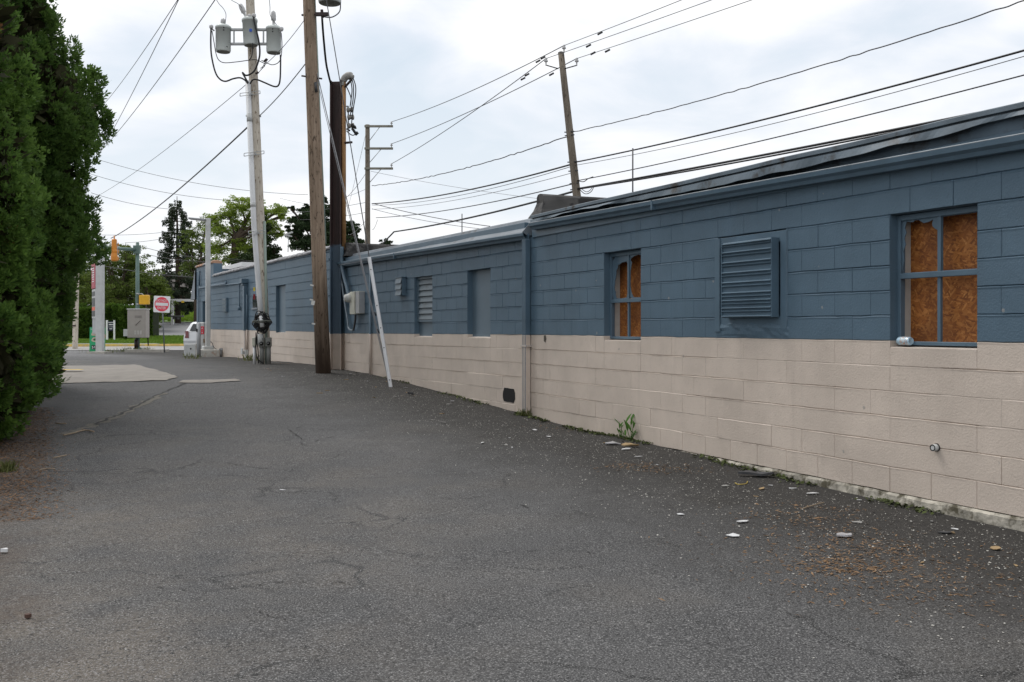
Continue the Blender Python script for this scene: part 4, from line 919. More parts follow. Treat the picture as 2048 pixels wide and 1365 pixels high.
# low-voltage bushings at the can sides and the drooping leads
for u,y in ((422.5,54),(563,58.5),(499,33),(508,31.5)): k_='L' if u<430 else 'R' if u>550 else 'M'; mb=MB(); mb.lathe([(.03,-.05),(.05,-.02),(.05,.03),(.03,.045),(0,.05)],P(u,y,Yc-.12),(0,0,1),10); mb.tube([P(u,y+3,Yc-.12),P(u+(6 if k_=='L' else -6 if k_=='R' else 0),y+8,Yc-.05)],.018,6); mb.build('lead_terminal',m_porc,cans[k_][0])
def lead(pts,r,label,Yd=None,mat=None,grp='leads of the three transformers'):
    Yd=Yd or Yc-.14
    tag(MB().tube(spline([P(u,y,Yd) for u,y in pts],7),r,7).build('cable',mat or m_black),label,'cable',grp)
lead([(422,57),(421.5,85),(423,112),(430,143),(439,158),(451,163),(466,158),(480,156),(490,161),(496,168)],.020,'thick black lead drooping from the left transformer can to the white riser')
lead([(561,110),(561,132),(560,160),(556,172),(547,173),(530,166),(515,160),(506,160),(500,168)],.020,'thick black lead drooping from the right transformer can to the white riser')
lead([(506.5,33),(512,58),(517,80),(519.5,100),(518,118),(510,140),(500,149),(491,151),(485,146),(496,166)],.022,'thick black lead from the middle transformer can curling round the riser top')
lead([(499,34),(502,60),(505,90),(503.5,112),(498,121)],.012,'thin black lead down the face of the middle transformer can')
lead([(424,62),(428,85),(432,108),(438,121),(450,126),(475,124),(497,121),(512,120),(522,124),(530,128)],.010,'thin black wire sagging from the left transformer can past the pole')
lead([(562.5,66),(564,90),(562,115),(556,126),(545,130),(535,127),(523,121)],.010,'thin black wire from the right transformer can back to the pole')
lead([(553,50),(541,32),(540,15),(538,-8)],.007,'thin jumper rising from the tall right bushing',mat=m_wire); lead([(450,48),(452,30),(447,18),(438,8),(430,-5)],.007,'thin jumper rising from the short left bushing',mat=m_wire)
lead([(484,16),(476,8),(465,2),(455,-6)],.007,'thin jumper leaving the tilted middle bushing',mat=m_wire)
mb=MB(); mb.tube([P(528,124,Yc),P(534,118,Yc)],.03,8); mb.tube([P(511,148,Yc),P(517,145,Yc)],.028,8)
for a,b in (((533,119),(525,136)),((536,118),(528,134)),((525,136),(517,146)),((530,132),(522,140))): mb.tube([P(*a,Yc),P(*b,Yc)],.008,5)
mb.build('wire_clamp',m_rust if False else m_beamtop,p2)
# ---- steel column with mast
Yk=21.05; kx0,kx1=P(662.5,0,Yk).x,P(684.5,0,Yk).x; zg=gz(Yk)
col=thing('steel_column','tall steel column, rust dark above and painted blue and tan below, beside the thick brown pole','steel column',Vector(((kx0+kx1)/2,Yk,zg)))
def beam(z0,z1,mat,name):
    mb=MB(); cx_=(kx0+kx1)/2; h=(z1-z0); zc_=(z0+z1)/2
    # flanges seen nearly edge on, web between them
    R_=Matrix.Rotation(-.10,3,'Z')
    mb.box((kx0+.012,Yk,zc_),(.024,.24,h),R_); mb.box((kx1-.012,Yk,zc_),(.024,.24,h),R_); mb.box((cx_,Yk+.02,zc_),(kx1-kx0-.05,.016,h),R_)
    return mb.build(name,mat,col,bevel=.003)
zt_=EYE+(HZ-163)*Yk/F; zpb=EYE+(HZ-490)*Yk/F; zpt=EYE+(HZ-668)*Yk/F
def prim_mat():
    m,nt,b,co=base_mat('primer_to_blue'); sp=N(nt,'ShaderNodeSeparateXYZ'); nt.links.new(co,sp.inputs[0])
    h=math_(nt,'ADD',sp.outputs[2],math_(nt,'MULTIPLY_ADD',noise_(nt,co,3,4),.3,-.15))
    f=ramp(nt,[(.45,0),(.55,1)],math_(nt,'MULTIPLY_ADD',h,1.6,.5-1.6*(zpb-zg),clamp=True))
    c=mix(nt,f,(.085,.128,.175),ramp(nt,[(.3,(.022,.013,.012)),(.7,(.055,.028,.025))],noise_(nt,co,4,5,vec=(3,3,.4))))
    nt.links.new(c,b.inputs['Base Color']); b.inputs['Roughness'].default_value=.55; return m
beam(zpt,zt_,prim_mat(),'upper_beam'); beam(zg-.1,zpt-.001,m_tantrim,'lower_beam')
for y in (519,592): z=EYE+(HZ-y)*Yk/F; MB().box((kx0-.01,Yk+.1,z),(.10,.25,.03)).build('wall_bracket',m_bluetrim,col)
Ym=21.0; mast=thing('service_mast','rusty service mast pipe with a gray weatherhead beside the steel column','service mast',P(687.5,490,Ym))
mb=MB(); xm=P(687.7,0,Ym).x; mb.tube([(xm,Ym,EYE+(HZ-500)*Ym/F),(xm,Ym,EYE+(HZ-163)*Ym/F)],.047,14); mb.build('pipe',m_rust,mast)
mb=MB(); mb.tube(spline([P(686,172,Ym),P(687,162,Ym),P(691,155,Ym-.03),P(698,152,Ym-.05),P(706,155,Ym-.08)],5),[.055]*5+[.075]*8+[.085]*5+[.05]*3,14); mb.build('weatherhead',M('weatherhead_gray',(.33,.32,.30),.6,.15,10),mast)
for y0,y1 in ((183,164),(300,287)): MB().tube([P(682,y0-13 if y0>200 else y0,Ym+.02),P(704,y1-2 if y0>200 else y1-5,Ym-.1)],.026,6).build('mast_bracket',m_beamtop,mast)
MB().tube([P(682,200,Ym+.1),P(681,175,Ym+.05),P(683,165,Ym)],.03,6).build('conduit_elbow',m_beamtop,mast)
for y in range(205,260,8): MB().tube([P(683.5,y,Ym),P(686,y+1,Ym)],.012,5).build('strap',m_beamtop,mast)
for i,(u,y) in enumerate(((700,220),(701.5,235),(702,252))): mb=MB(); mb.lathe([(.02,-.075),(.055,-.065),(.06,-.03),(.04,0),(.06,.03),(.055,.065),(.02,.075)],P(u,y,Ym-.06),(1,.3,.1),14); mb.build('spool_insulator',M('spool_gray',(.22,.21,.19),.4),mast)
mb=MB(); mb.tube([P(696.5,213,Ym-.02),P(696.5,262,Ym-.02)],.014,6); mb.tube([P(692,213,Ym-.02),P(697,213,Ym-.02)],.012,6); mb.tube([P(693,258,Ym-.02),P(700,262,Ym-.02)],.02,6); mb.build('insulator_rack',m_black,mast)
for lbl,pts,r in (('black drip loop from the weatherhead, outermost of the bundle',[(706,156),(711,172),(711,190),(707,215),(704,238),(703,250)],.012),
    ('black drip loop from the weatherhead, middle of the bundle',[(704,158),(707,175),(706,200),(702,222),(700,236)],.012),
    ('black drip loop from the weatherhead, innermost of the bundle',[(701,158),(704,180),(702,200),(700,214)],.012),
    ('black lead from the weatherhead elbow slanting into the drip loops',[(692,172),(698,185),(702,197),(701,210)],.012),
    ('black slack lead curling below the spool insulators to a dark clamp',[(693,262),(699,268),(706,271),(712,268)],.011)):
    lead(pts,r,lbl,Ym-.10,grp='drip loops of the service mast')
mb=MB(); mb.tube([P(703,250,Ym-.1),P(710,254,Ym-.1),P(711,258,Ym-.1)],.03,6); mb.tube([P(704,257,Ym-.1),P(712,268,Ym-.1)],.028,8); mb.tube([P(710,270,Ym-.1),P(716,265,Ym-.1)],.035,8); mb.build('wire_clamp',m_black,mast)
tag(MB().tube(spline([P(644,34,Y-.12),P(647,75,Y+.1),P(652,125,Y+.5),P(657,150,Yk-.5),P(661.5,168,Yk-.12)],8),.022,8).build('cable',m_black),'thick black service cable from the brown pole down to the steel column top','cable')
# ---- gray light pole on its old concrete base
Yl=32.4; lx=P(416,0,Yl).x; zl0=gz(Yl)
lp=thing('light_pole','square gray parking light pole with a flat LED head on a concrete base','light pole',Vector((lx,Yl,zl0)))
mb=MB(); zt_=EYE+(HZ-437)*Yl/F; mb.box((lx,Yl,(zt_+zl0+.25)/2),(.145,.145,zt_-zl0-.25),FB.rot()); mb.build('shaft',m_lgray,lp,bevel=.012)
mb=MB(); mb.box((lx,Yl,zl0+.30),(.34,.34,.12),FB.rot()); mb.build('base_cover',m_lgray,lp,bevel=.02)
mb=MB(); a,b=P(379,437.5,Yl),P(412,440.5,Yl); d=(b-a); mb.tube([b+d*.02,b+d*.16],.03,8); R_=Matrix(((d.normalized().x,0,-d.normalized().z),(0,1,0),(d.normalized().z,0,d.normalized().x)))
mb.box((a+b)/2,(d.length,.28,.06),R_); mb.build('lamp_head',M('lamp_gray',(.30,.31,.32),.5),lp,bevel=.015)
s_,_=FB.hit(415,700,.42); mb=MB(); k=FB.p(FB.hit(415,700,.42)[0],.42,0)
cb_=thing('concrete_base','low painted concrete light pole base, chipped and rust stained','concrete base',Vector((lx,Yl,zl0)))
m_oldc=M('chipped_base_paint',(.50,.49,.45),.8,.15,5,.5,30,dirt=(.32,.14,.06),dscale=4,dlo=.57,dhi=.7)
mb=MB(); mb.box((lx,Yl,zl0+.10),(.86,.62,.30),FB.rot()); mb.build('slab',m_oldc,cb_,bevel=.03)
lead([(421,684),(424,686),(427,694),(433,699),(440,700)],.012,'thin wire from the light pole foot to a stub post',Yl-.1,m_wire,None)
tag(MB().tube([P(442,700,Yl),P(442,716,Yl)],.035,8).box(P(443,699,Yl),(.12,.1,.07)).build('stub_post',m_gray),'short stub post with a small box beside the light pole base','post')
# bollard, air machine, gray cabinet, white car
bz=Vector((P(397,0,32.2).x-.25,31.9,gz(31.9)))
bo=thing('bollard','gray steel bollard with a small black plate before the air machine','bollard',bz)
mb=MB(); xb=P(397.5,0,31.9).x; mb.tube([(xb,31.9,gz(31.9)-.02),(xb,31.9,EYE+(HZ-648)*31.9/F)],.065,14); mb.lathe([(.065,0),(.045,.035),(0,.05)],(xb,31.9,EYE+(HZ-648)*31.9/F),n=14); mb.build('post',m_gray,bo)
mb=MB(); mb.box((xb-.04,31.83,EYE+(HZ-661)*31.9/F),(.05,.02,.10)); mb.build('plate',m_black,bo)
ya=33.6; am=thing('air_machine','gray coin-operated air machine with a red vertical sign behind the bollard','air machine',Vector((P(404,0,ya).x,ya,gz(ya))))
x0,x1=P(398,0,ya).x,P(411,0,ya).x; zt_=EYE+(HZ-645)*ya/F; mb=MB(); mb.box(((x0+x1)/2,ya,(zt_+gz(ya))/2),(x1-x0,.24,zt_-gz(ya))); mb.build('housing',m_lgray,am,bevel=.03)
mb=MB(); a=P(404.5,661,ya-.13); mb.box(a,(7*px(ya),.02,15.5*px(ya))); sg=mb.build('sign_plate',m_signred,am,bevel=.004)
mb=MB()
for i,ch in enumerate('AIR'): text_mb(mb,ch,P(404.5,658.5+i*4.6,ya-.141)-Vector((0,0,.0)),(1,0,0),(0,0,1),.085)
mb.build('sign_lettering',m_white,sg)
mb=MB(); mb.box(P(408,682,ya-.13),(.06,.02,.13)); mb.build('coin_slot',M('coin_brown',(.2,.15,.1)),am)
yq=34.2; gb=thing('utility_box','low gray steel box with a round black knockout beside the white car','utility box',Vector((P(381,0,yq).x,yq,gz(yq))))
mb=MB(); x0,x1=P(371,0,yq).x,P(395,0,yq).x; zt_=EYE+(HZ-688)*yq/F; mb.box(((x0+x1)/2,yq,(zt_+gz(yq)-.05)/2),(x1-x0,.35,zt_-gz(yq)+.05)); mb.build('housing',m_lgray,gb,bevel=.015)
mb=MB(); mb.lathe([(.028,0),(.028,.01),(0,.012)],P(381.5,698,yq-.18),(0,-1,0),12); mb.build('knockout',m_black,gb)
# ---- white hatchback seen from behind
def car(name,label,loc,yaw,paint,scale=1.0):
    t=thing(name,label,'car',loc); Rz=Matrix.Rotation(yaw,3,'Z'); o=Vector(loc)
    T=lambda x,y,z: o+Rz@Vector((x*scale,y*scale,z*scale))          # x across, y forward (rear at y=0)
    prof=[(.02,.42),(-.02,.62),(.03,.88),(.06,1.02),(.34,1.44),(.62,1.50),(1.9,1.50),(2.35,1.40),(3.05,1.02),(4.05,.86),(4.30,.66),(4.32,.40),(4.2,.26),(.15,.26)]
    wid={1.44:.60,1.50:.60,1.40:.60,1.02:.80}; mb=MB(); n=len(prof)
    Wd=lambda z:.86 if z<.9 else (.86-(z-.9)*.42)
    vs=[];nl=7
    for i in range(nl):
        f=-1+2*i/(nl-1)
        vs+=[T(f*Wd(z),y+(.10*abs(f)**3 if y<.5 else (-.16*abs(f)**3 if y>3.8 else 0)),z-(.04*abs(f)**3 if z>1.3 else 0)) for y,z in prof]
    fs=[(i*n+k,i*n+(k+1)%n,(i+1)*n+(k+1)%n,(i+1)*n+k) for i in range(nl-1) for k in range(n)]+[tuple(range(n))[::-1],tuple(range((nl-1)*n,nl*n))]
    mb.add(vs,fs); mb.build('body',paint,t,bevel=.02*scale)
    g=MB(); g.add([T(-.58,.068,1.06),T(.58,.068,1.06),T(.48,.285,1.38),T(-.48,.285,1.38)],[(0,1,2,3)]); g.build('rear_window',m_glass,t)
    for sx in (-1,1):
        g=MB(); q=lambda y,z,e=.012: T(sx*(Wd(z)+e),y,z)
        g.add([q(.55,1.02),q(2.85,1.02),q(2.2,1.36),q(.62,1.38)],[(0,1,2,3)]); g.build('side_window',m_glass,t)
        g=MB(); g.add([T(sx*.60,.035,.92),T(sx*.845,.15,.92),T(sx*.80,.17,1.06),T(sx*.62,.06,1.06),T(sx*.60,.0,.74),T(sx*.86,.115,.74)],[(0,1,2,3),(4,5,1,0)]); g.build('tail_light',m_lamp_red,t)
        for y in (.85,3.45):
            g=MB(); c=T(sx*.76,y,.31); axd=Rz@Vector((sx,0,0)); g.lathe([(0,-.1),(.31*scale,-.1),(.325*scale,-.06),(.325*scale,.08),(.30*scale,.11),(.2*scale,.10)],c,axd,20); wh=g.build('wheel',m_tyre,t)
            g=MB(); g.lathe([(.2*scale,.102),(.19*scale,.09),(.06*scale,.08),(0,.10)],c,axd,14); g.build('rim',m_galv,wh)
    g=MB(); g.box(T(0,-.03,.40),(1.5*scale,.06,.14),Rz); g.build('bumper_trim',m_tyre,t); g=MB(); g.box(T(0,-.012,.76),(.36*scale,.03,.15),Rz); g.build('number_plate',m_lgray,t)
    g=MB(); g.tube([T(-.1,.02,1.06),T(-.32,.13,1.22)],.012,5); g.build('wiper',m_black,t)
    return t
Yv=44.0; xl=P(366,0,Yv).x
car('parked_car','white hatchback seen from behind past the corner of the blue building',(xl+.86,Yv,gz(Yv)),.04,m_carwhite)
# ---- gray pole behind the roof
Y3=30.0; t3=P(1122,106,Y3); b3=Vector((t3.x+1.05,Y3,gz(Y3)))
p3=pole('utility_pole','leaning gray-brown pole standing behind the near roof with three small insulators',m_pole3,b3,t3,.165,.095)
mb=MB(); mb.lathe([(.098,-.02),(.10,.0),(.06,.03),(0,.04)],t3,n=16); mb.build('pole_cap',M('cap_dark',(.08,.075,.07)),p3)
def insul(mb,c): mb.lathe([(.02,-.12),(.02,-.02),(.06,0),(.065,.03),(.035,.06),(.05,.09),(.03,.12),(0,.13)],c,n=12)
ins={}
for k,(u,y) in {'l':(1092,124),'c':(1128,98),'r':(1153.5,124)}.items(): c=P(u,y,Y3-.1); mb=MB(); insul(mb,c); mb.build('insulator',m_porc,p3); ins[k]=c+Vector((0,0,.1))
mb=MB()
for a,b in (((1093,131),(1117,138)),((1154,131),(1129,138)),((1127,107),(1126,112))): mb.tube([P(*a,Y3-.1),P(*b,Y3-.08)],.018,6)
for y in (265,272,325,343,368,380): u=1122+(y-106)*.101; mb.tube([P(u-9,y,Y3),P(u+10,y-2,Y3-.15)],.02,6)
mb.build('pole_hardware',m_wire,p3)
# ---- far pole with three side arms
Y4=50.0; t4=P(735,250,Y4); b4=Vector((t4.x+.02,Y4,gz(Y4)))
p4=pole('utility_pole','distant gray pole with three one-sided timber arms behind the middle roof',m_pole3,b4,t4,.16,.115)
arms=[]
for y,y2 in ((253,253),(297,298),(337,338)):
    mb=MB(); a,b=P(729,y,Y4-.16),P(786,y2,Y4-.16); mb.box((a+b)/2,((b-a).length,.09,.11),None); ar=mb.build('side_arm',m_oldwood,p4,bevel=.006)
    mb=MB(); mb.tube([P(738,y+30,Y4-.1),P(759 if y<260 else 762,y+2,Y4-.14)],.018,6); mb.build('arm_brace',m_galv,ar)
    mb=MB(); c=P(783,y-5,Y4-.16); insul(mb,c); mb.build('insulator',m_porc,ar); arms.append(c+Vector((0,0,.1)))
# ---- far left pole behind the evergreen
YL=54.0; bL=G(150,699); YL=bL.y; pL=pole('utility_pole','old brown pole half hidden behind the tall evergreen on the left',m_pole2,Vector((bL.x,YL,gz(YL))),Vector((bL.x+.2,YL,9.4)),.15,.11)
mb=MB(); mb.box(P(148,652,YL-.16),(.2,.02,.08)); mb.build('pole_tag',m_beamtop,pL)
# ================================================================ overhead wires (each span its own thing)
def wire(a,b,label,r=.012,s=.0,mat=None,ext=0,wavy=0,grp='overhead wires'):
    a,b=Vector(a),Vector(b)
    if ext: b=b+(b-a)*ext
    pts=sag(a,b,s,40)
    if wavy:
        n=200; pts=[a.lerp(b,i/n)+Vector((0,0,-s*4*(i/n)*(1-i/n)+wavy*math.sin(i*2*PI/9+math.sin(i*.31)*1.6)*(.6+.4*math.sin(i*.17)))) for i in range(n+1)]
    tag(MB().tube(pts,r,6).build('overhead_wire',mat or m_wire),label,'wire',grp)
wire(arms[0],ins['c'],'bare wire from the top timber arm to the pole-top insulator',.014,.18)
wire(arms[1],ins['r'],'bare wire from the middle timber arm to the right-hand insulator',.014,.15)
wire(arms[2],ins['l'],'bare wire from the lowest timber arm to the left-hand insulator',.014,.15)
for k,(u,y),lb in (('c',(1354,0),'uppermost bare wire rising right from the pole-top insulator'),('l',(1413,0),'middle bare wire rising right from the left-hand insulator'),('r',(1493,0),'lowest bare wire rising right from the right-hand insulator')):
    wire(ins[k],P(u,y,24.5),lb,.009,.05,ext=1.3)
mb=MB()
for u,y,Yq in ((1200,67,28.5),(1177,92,29),(1186,107,29),(1215,102,28.6),(1076,123,31),(1046,158,31.5),(1103,149,30.5),(1086,116,30.6),(1054,150,31.2)): 
    c=P(u,y,Yq); mb.tube([c+Vector((-.07,.03,-.03)),c+Vector((.07,-.03,.03))],.03,6)
tag(mb.build('wire_spacers',m_wire),'small gray line clamps strung along the bare wires near the pole top','clamp',None,'stuff')
at3=lambda y: P(1122+(y-106)*.101+6,y,Y3-.1)
wire(P(744,372,Y4),at3(270),'loosely twisted black service cable from the armed pole to the leaning pole',.017,.25,m_wire,wavy=.017)
wire(at3(265),P(2008,0,17.9),'loosely twisted black service cable rising right above the near roof',.013,.22,m_wire,ext=.25,wavy=.011)
wire(P(744,408,Y4),at3(327),'thick communication cable from the armed pole to the leaning pole, upper of its pair',.027,.22,m_black)
wire(at3(325),P(2048,90,17.4),'thick bundled cable rising right from the leaning pole above the roof',.021,.16,m_black,ext=.25)
wire(P(744,411,Y4),at3(331),'thin wire just under the thick cable left of the leaning pole',.010,.30)
wire(at3(331),P(2048,96,17.3),'thin wire slung just under the thick bundled cable',.008,.24,ext=.25)
wire(P(744,419,Y4),at3(344),'hair-thin wire between armed pole and leaning pole below the thick cable',.010,.25,m_wirel)
wire(P(752,436,Y4),at3(366),'slim dark cable between the armed pole and the leaning pole, second from bottom',.018,.20)
wire(at3(362),P(2048,141,18),'slim dark cable rising right, second from bottom above the near roof',.014,.14,m_black,ext=.25)
wire(P(788,464,Y4-3),at3(381),'heavy splice cable running low over the middle roof to the leaning pole',.034,.12,m_black)
wire(P(788,464,Y4-3),P(764,489,Y4-4),'heavy cable bending down behind the middle roof',.036,.0,m_black)
wire(at3(378),P(2048,204,18.4),'heavy black cable lying close above the near roof edge',.030,.06,m_black,ext=.25)
wire(P(1155,379,Y3-.1),P(2048,203,18.3),'second heavy strand twisted with the cable above the near roof edge',.022,.12,m_black,ext=.25)
tag(MB().tube(spline([P(1157,377,29.9),P(1170,388,29.6),P(1182,384,29.3),P(1188,373,29.1)],7),.012,6).tube(spline([P(1162,377,29.9),P(1172,384,29.6),P(1180,381,29.3),P(1186,373,29.1)],7),.010,6).tube(spline([P(1150,360,30),P(1166,364,29.8),P(1176,358,29.5),P(1186,354,29.2)],7),.014,6).build('cable',m_wire),'slack cable loops hanging beside the leaning pole','cable')
# far side of the armed pole
for (a,b,Ya,Yb,lb,r) in (((742,343),(1080,398),Y4,44,'thin service wire dropping right from the lowest arm over the roof',.010),((748,408),(980,453),Y4,42,'dark service drop crossing under the main cables to the roof',.018),((744,418),(960,458),Y4,42,'second service drop just under the crossing one',.012),
    ((733,262),(690,440),Y4,75,'thin wire falling left from the armed pole top',.010),((733,345),(693,395),Y4,60,'thin wire from the lowest arm toward the steel column',.012),((733,378),(655,402),Y4,62,'thin wire passing behind the steel column from the armed pole',.010),((733,405),(560,428),Y4,70,'pale wire running left from the armed pole behind the thick pole',.012),((733,425),(600,440),Y4,70,'lower pale wire running left from the armed pole',.012),
    ((733,440),(700,470),Y4,62,'short thin guy left of the armed pole foot',.010),((755,440),(745,460),Y4-1,48,'short dark jumper beside the armed pole',.012)):
    wire(P(*a,Ya),P(*b,Yb),lb,r,.1,m_wire if r>.011 else m_wirel)
# left sky
for (a,b,Ya,Yb,lb,r,s) in (((362,-10),(196,222),26,62,'long wire falling left from the top of the sky, steepest of three',.012,.2),((362,-10),(176,345),26,62,'long wire crossing its neighbours down to the evergreen top',.012,.25),((437,-10),(182,322),24,62,'long wire falling left, nearest the left transformer can',.013,.3),
    ((494,168),(160,410),Y2,58,'faint wire from the riser top falling left across the sky',.008,.3),((497,253),(222,477),Y2,52,'dark cable from the pale pole falling left to the signal arm',.020,.25),
    ((609,40),(521,137),Y,Y2,'thin wire from the thick pole down past the right transformer can',.007,.08),((610,129),(519,232),Y,Y2,'thin taut wire between the thick pole and the pale pole',.011,.05),
    ((175,313),(616,390),62,60,'upper pale wire crossing level behind the poles',.014,.5),((180,348),(470,402),62,62,'middle pale wire crossing level behind the poles',.014,.3),((182,386),(360,420),62,64,'lower pale wire running right from the evergreen',.014,.2),
    ((190,470),(345,463),62,62,'thin wire just above the signal head',.012,.1),((250,486),(360,470),62,62,'thin wire right of the signal arm',.012,.1),((205,532),(400,556),60,58,'pale sagging wire in front of the far trees',.020,.1),((288,495),(412,517),60,58,'dark wire in front of the spruce, upper',.016,.1),((288,508),(412,524),60,58,'dark wire in front of the spruce, lower',.016,.1),
    ((446,516),(512,523),60,60,'pale wire behind the coping, upper of the pair',.014,.02),((446,519),(512,527),60,60,'pale wire behind the coping, lower of the pair',.014,.02),((560,397),(640,412),66,66,'thin wire left of the thick pole above the pine',.010,.05)):
    wire(P(*a,Ya),P(*b,Yb),lb,r,s,m_wire)
# guys and guard
gb_=G(782,776); anchor=Vector((gb_.x,gb_.y,gz(gb_.y)-.02)); top_=ax1(10.2)+Vector((.1,0,0))
gt=anchor.lerp(top_,(776-537)/989)
g_=thing('guy_guard','white plastic guy wire guard leaning out from the tan wall','guy guard',anchor)
mb=MB(); d=(top_-anchor).normalized(); x_,y_,_d=orth(d)
pg=[(-.033,.0),(-.027,.022),(.0,.032),(.027,.022),(.033,.0),(.028,-.004),(.022,.016),(0,.026),(-.022,.016),(-.028,-.004)]
L_=(gt-anchor).length
side=Vector((0,-1,0))-d*Vector((0,-1,0)).dot(d); side.normalize(); acr=d.cross(side)
mb.sweep(pg,[lambda a,b,k=k: anchor+d*(L_*k/6)+acr*a+side*b for k in range(7)]); mb.build('guard',m_guard,g_)
mb=MB()
for f in (.06,.30,.45,.62,.9): mb.lathe([(.010,0),(.010,.004),(0,.005)],anchor+d*(L_*f)+side*.033,side,8)
for f in (.42,.55): mb.tube([anchor+d*(L_*f)-acr*.05,anchor+d*(L_*(f+.03))-acr*.065],.012,5)
mb.build('guard_hole',m_black,g_)
wire(anchor+Vector((0,.02,0)),top_,'gray guy wire rising from the white guard to the brown pole top',.010,0,m_wire,grp='guy wires')
wire(anchor+Vector((0,.03,0)),P(633,141,Y),'pale guy wire from the white guard to the middle of the brown pole',.011,0,m_wirel,grp='guy wires')
wire(anchor+Vector((-.02,.05,0)),P(632,150,Y),'second pale guy wire close beside the first',.007,0,m_wirel,grp='guy wires')
# roof rods
for u,y0,y1,Fr,d,lb in ((1265.5,297,392,FA,-1.2,'thin dark rod standing on the near roof'),(924,428,466,FB,-1.4,'thin dark rod standing on the middle roof')):
    s,z=Fr.hit(u,y0,d); tag(MB().tube([Fr.p(s,d,3.0),Fr.p(s,d,z)],.011,6).build('roof_rod',m_wire),lb,'rod')
# ================================================================ street corner
def islet(u0,u1,yb,name,label,dep=.8,h=.14):
    Yb=G((u0+u1)/2,yb).y; x0,x1=P(u0,0,Yb).x,P(u1,0,Yb).x; t=MB(); zb=gz(Yb)
    n=14; vs=[]
    for i in range(n+1):
        x=x0+(x1-x0)*i/n; j=.03*nz(x,1,2)
        vs+=[(x,Yb-dep/2+j,zb-.05),(x,Yb-dep/2+.05+j,zb+h+.03*nz(x,2,3)),(x,Yb+dep/2,zb+h),(x,Yb+dep/2,zb-.05)]
    t.add(vs,[(i*4+r,i*4+4+r,i*4+5+r,i*4+1+r) for i in range(n) for r in range(3)]+[(0,1,2,3),(n*4,n*4+3,n*4+2,n*4+1)])
    o=t.build(name,m_kerbconc); tag(o,label,'kerb island'); return Yb
islet(255,333,705,'kerb_island','weathered concrete kerb island at the foot of the signal pole')
islet(181,216,708,'kerb_island','small concrete footing under the price sign pillar',.9,.10)
# ---- signal pole with mast arm, cabinet and heads
Ys=50.0; zs=gz(Ys); xs_=P(275,0,Ys).x
sp_=thing('traffic_signal_pole','green traffic signal pole with a mast arm, beige cabinet and yellow signal heads','traffic signal',Vector((xs_,Ys,zs)))
ztop=EYE+(HZ-487)*Ys/F; mb=MB(); mb.tube([(xs_,Ys,zs),(xs_,Ys,ztop)],[.115,.085],14); mb.lathe([(.09,0),(.06,.05),(0,.07)],(xs_,Ys,ztop),n=14); mb.lathe([(.22,0),(.22,.06),(.13,.12)],(xs_,Ys,zs+.1),n=14); mb.build('shaft',m_tgreen,sp_)
mb=MB(); za=EYE+(HZ-500)*Ys/F; mb.tube([(xs_-.0,Ys-.05,za),P(225,497,Ys-1.5),P(180,492.5,Ys-3),P(100,487,Ys-5.5)],[.09,.08,.07,.055],12); mb.box((xs_,Ys-.08,za),(.3,.26,.42)); mb.build('mast_arm',m_tgreen,sp_)
mb=MB(); Yh=Ys-1.7; xh=P(228.5,0,Yh).x
prof=[(.0,0),(.10,.0),(.155,.06),(.16,.25),(.13,.42),(.145,.5),(.12,.62),(.12,1.10),(.08,1.14),(0,1.15)]
zb=EYE+(HZ-523)*Yh/F; mb.lathe([(r*1.05,z*.975) for r,z in prof],(xh,Yh,zb),n=10,sm=False)
for k in range(3): mb.tube([(xh-.0,Yh+.12,zb+.19+k*.36),(xh-.08,Yh+.42,zb+.16+k*.36)],[.13,.145],12,caps=False)
mb.tube([(xh,Yh,zb+1.1),(xh,Yh,zb+1.28)],.03,6); sh=mb.build('signal_head',m_orange,sp_)
mb=MB(); mb.tube([P(233.5,487,Yh),P(235.5,500,Yh),P(233,522,Yh)],.012,5); mb.build('signal_cable',m_porc,sh)
Yp=Ys-.05; mb=MB(); a=P(289,600,Yp); mb.box(a,(20*px(Yp),.22,19*px(Yp))); ph=mb.build('pedestrian_signal',m_yellow,sp_,bevel=.05,seg=2)
mb=MB(); mb.tube([P(275,588,Yp),P(284,588,Yp),P(287,591,Yp)],.03,6); mb.tube([P(275,608.5,Yp),P(287,609,Yp)],.03,6); mb.tube([P(273,588,Yp-.1),P(277,588,Yp-.1)],.04,6); mb.tube([P(273,609,Yp-.1),P(277,609,Yp-.1)],.04,6); mb.build('signal_bracket',m_galv,sp_)
Yk2=Ys-.35; mb=MB(); a,b=P(258.5,620,Yk2),P(295.5,676,Yk2); mb.box((a+b)/2,(b.x-a.x,.5,a.z-b.z)); cb2=mb.build('controller_cabinet',m_cab,sp_,bevel=.02)
mb=MB(); c=P(277,619,Yk2); mb.box(c,(39*px(Yk2),.56,2.2*px(Yk2))); mb.build('cabinet_hood',m_lgray,cb2,bevel=.01)
m_cabd=M('cabinet_dark_gray',(.25,.23,.21),.5); m_cabl=M('cabinet_sticker',(.50,.48,.45),.5)  # darker gray for the cabinet vent and its slanted bar
mb=MB(); mb.box(P(276.5,634,Yk2-.255),(14*px(Yk2),.012,5*px(Yk2))); mb.tube([P(271,651,Yk2-.26),P(281,641,Yk2-.26)],.02,4); mb.build('cabinet_vent',m_cabd,cb2)
mb=MB()
for u in (270.5,276,281.5): mb.box(P(u,665.5,Yk2-.255),(3.4*px(Yk2),.012,8*px(Yk2)))
mb.build('cabinet_sticker',m_cabl,cb2)
mb=MB(); mb.box(P(253.5,666,Yk2+.05),(9*px(Yk2),.3,14*px(Yk2))); mb.build('side_box',m_lgray,cb2,bevel=.01)
mb=MB(); mb.tube([(xs_+.0,Ys-.16,zs+.15),(xs_,Ys-.16,zs+.62)],.10,10); mb.build('conduit_cover',m_beamtop,sp_)
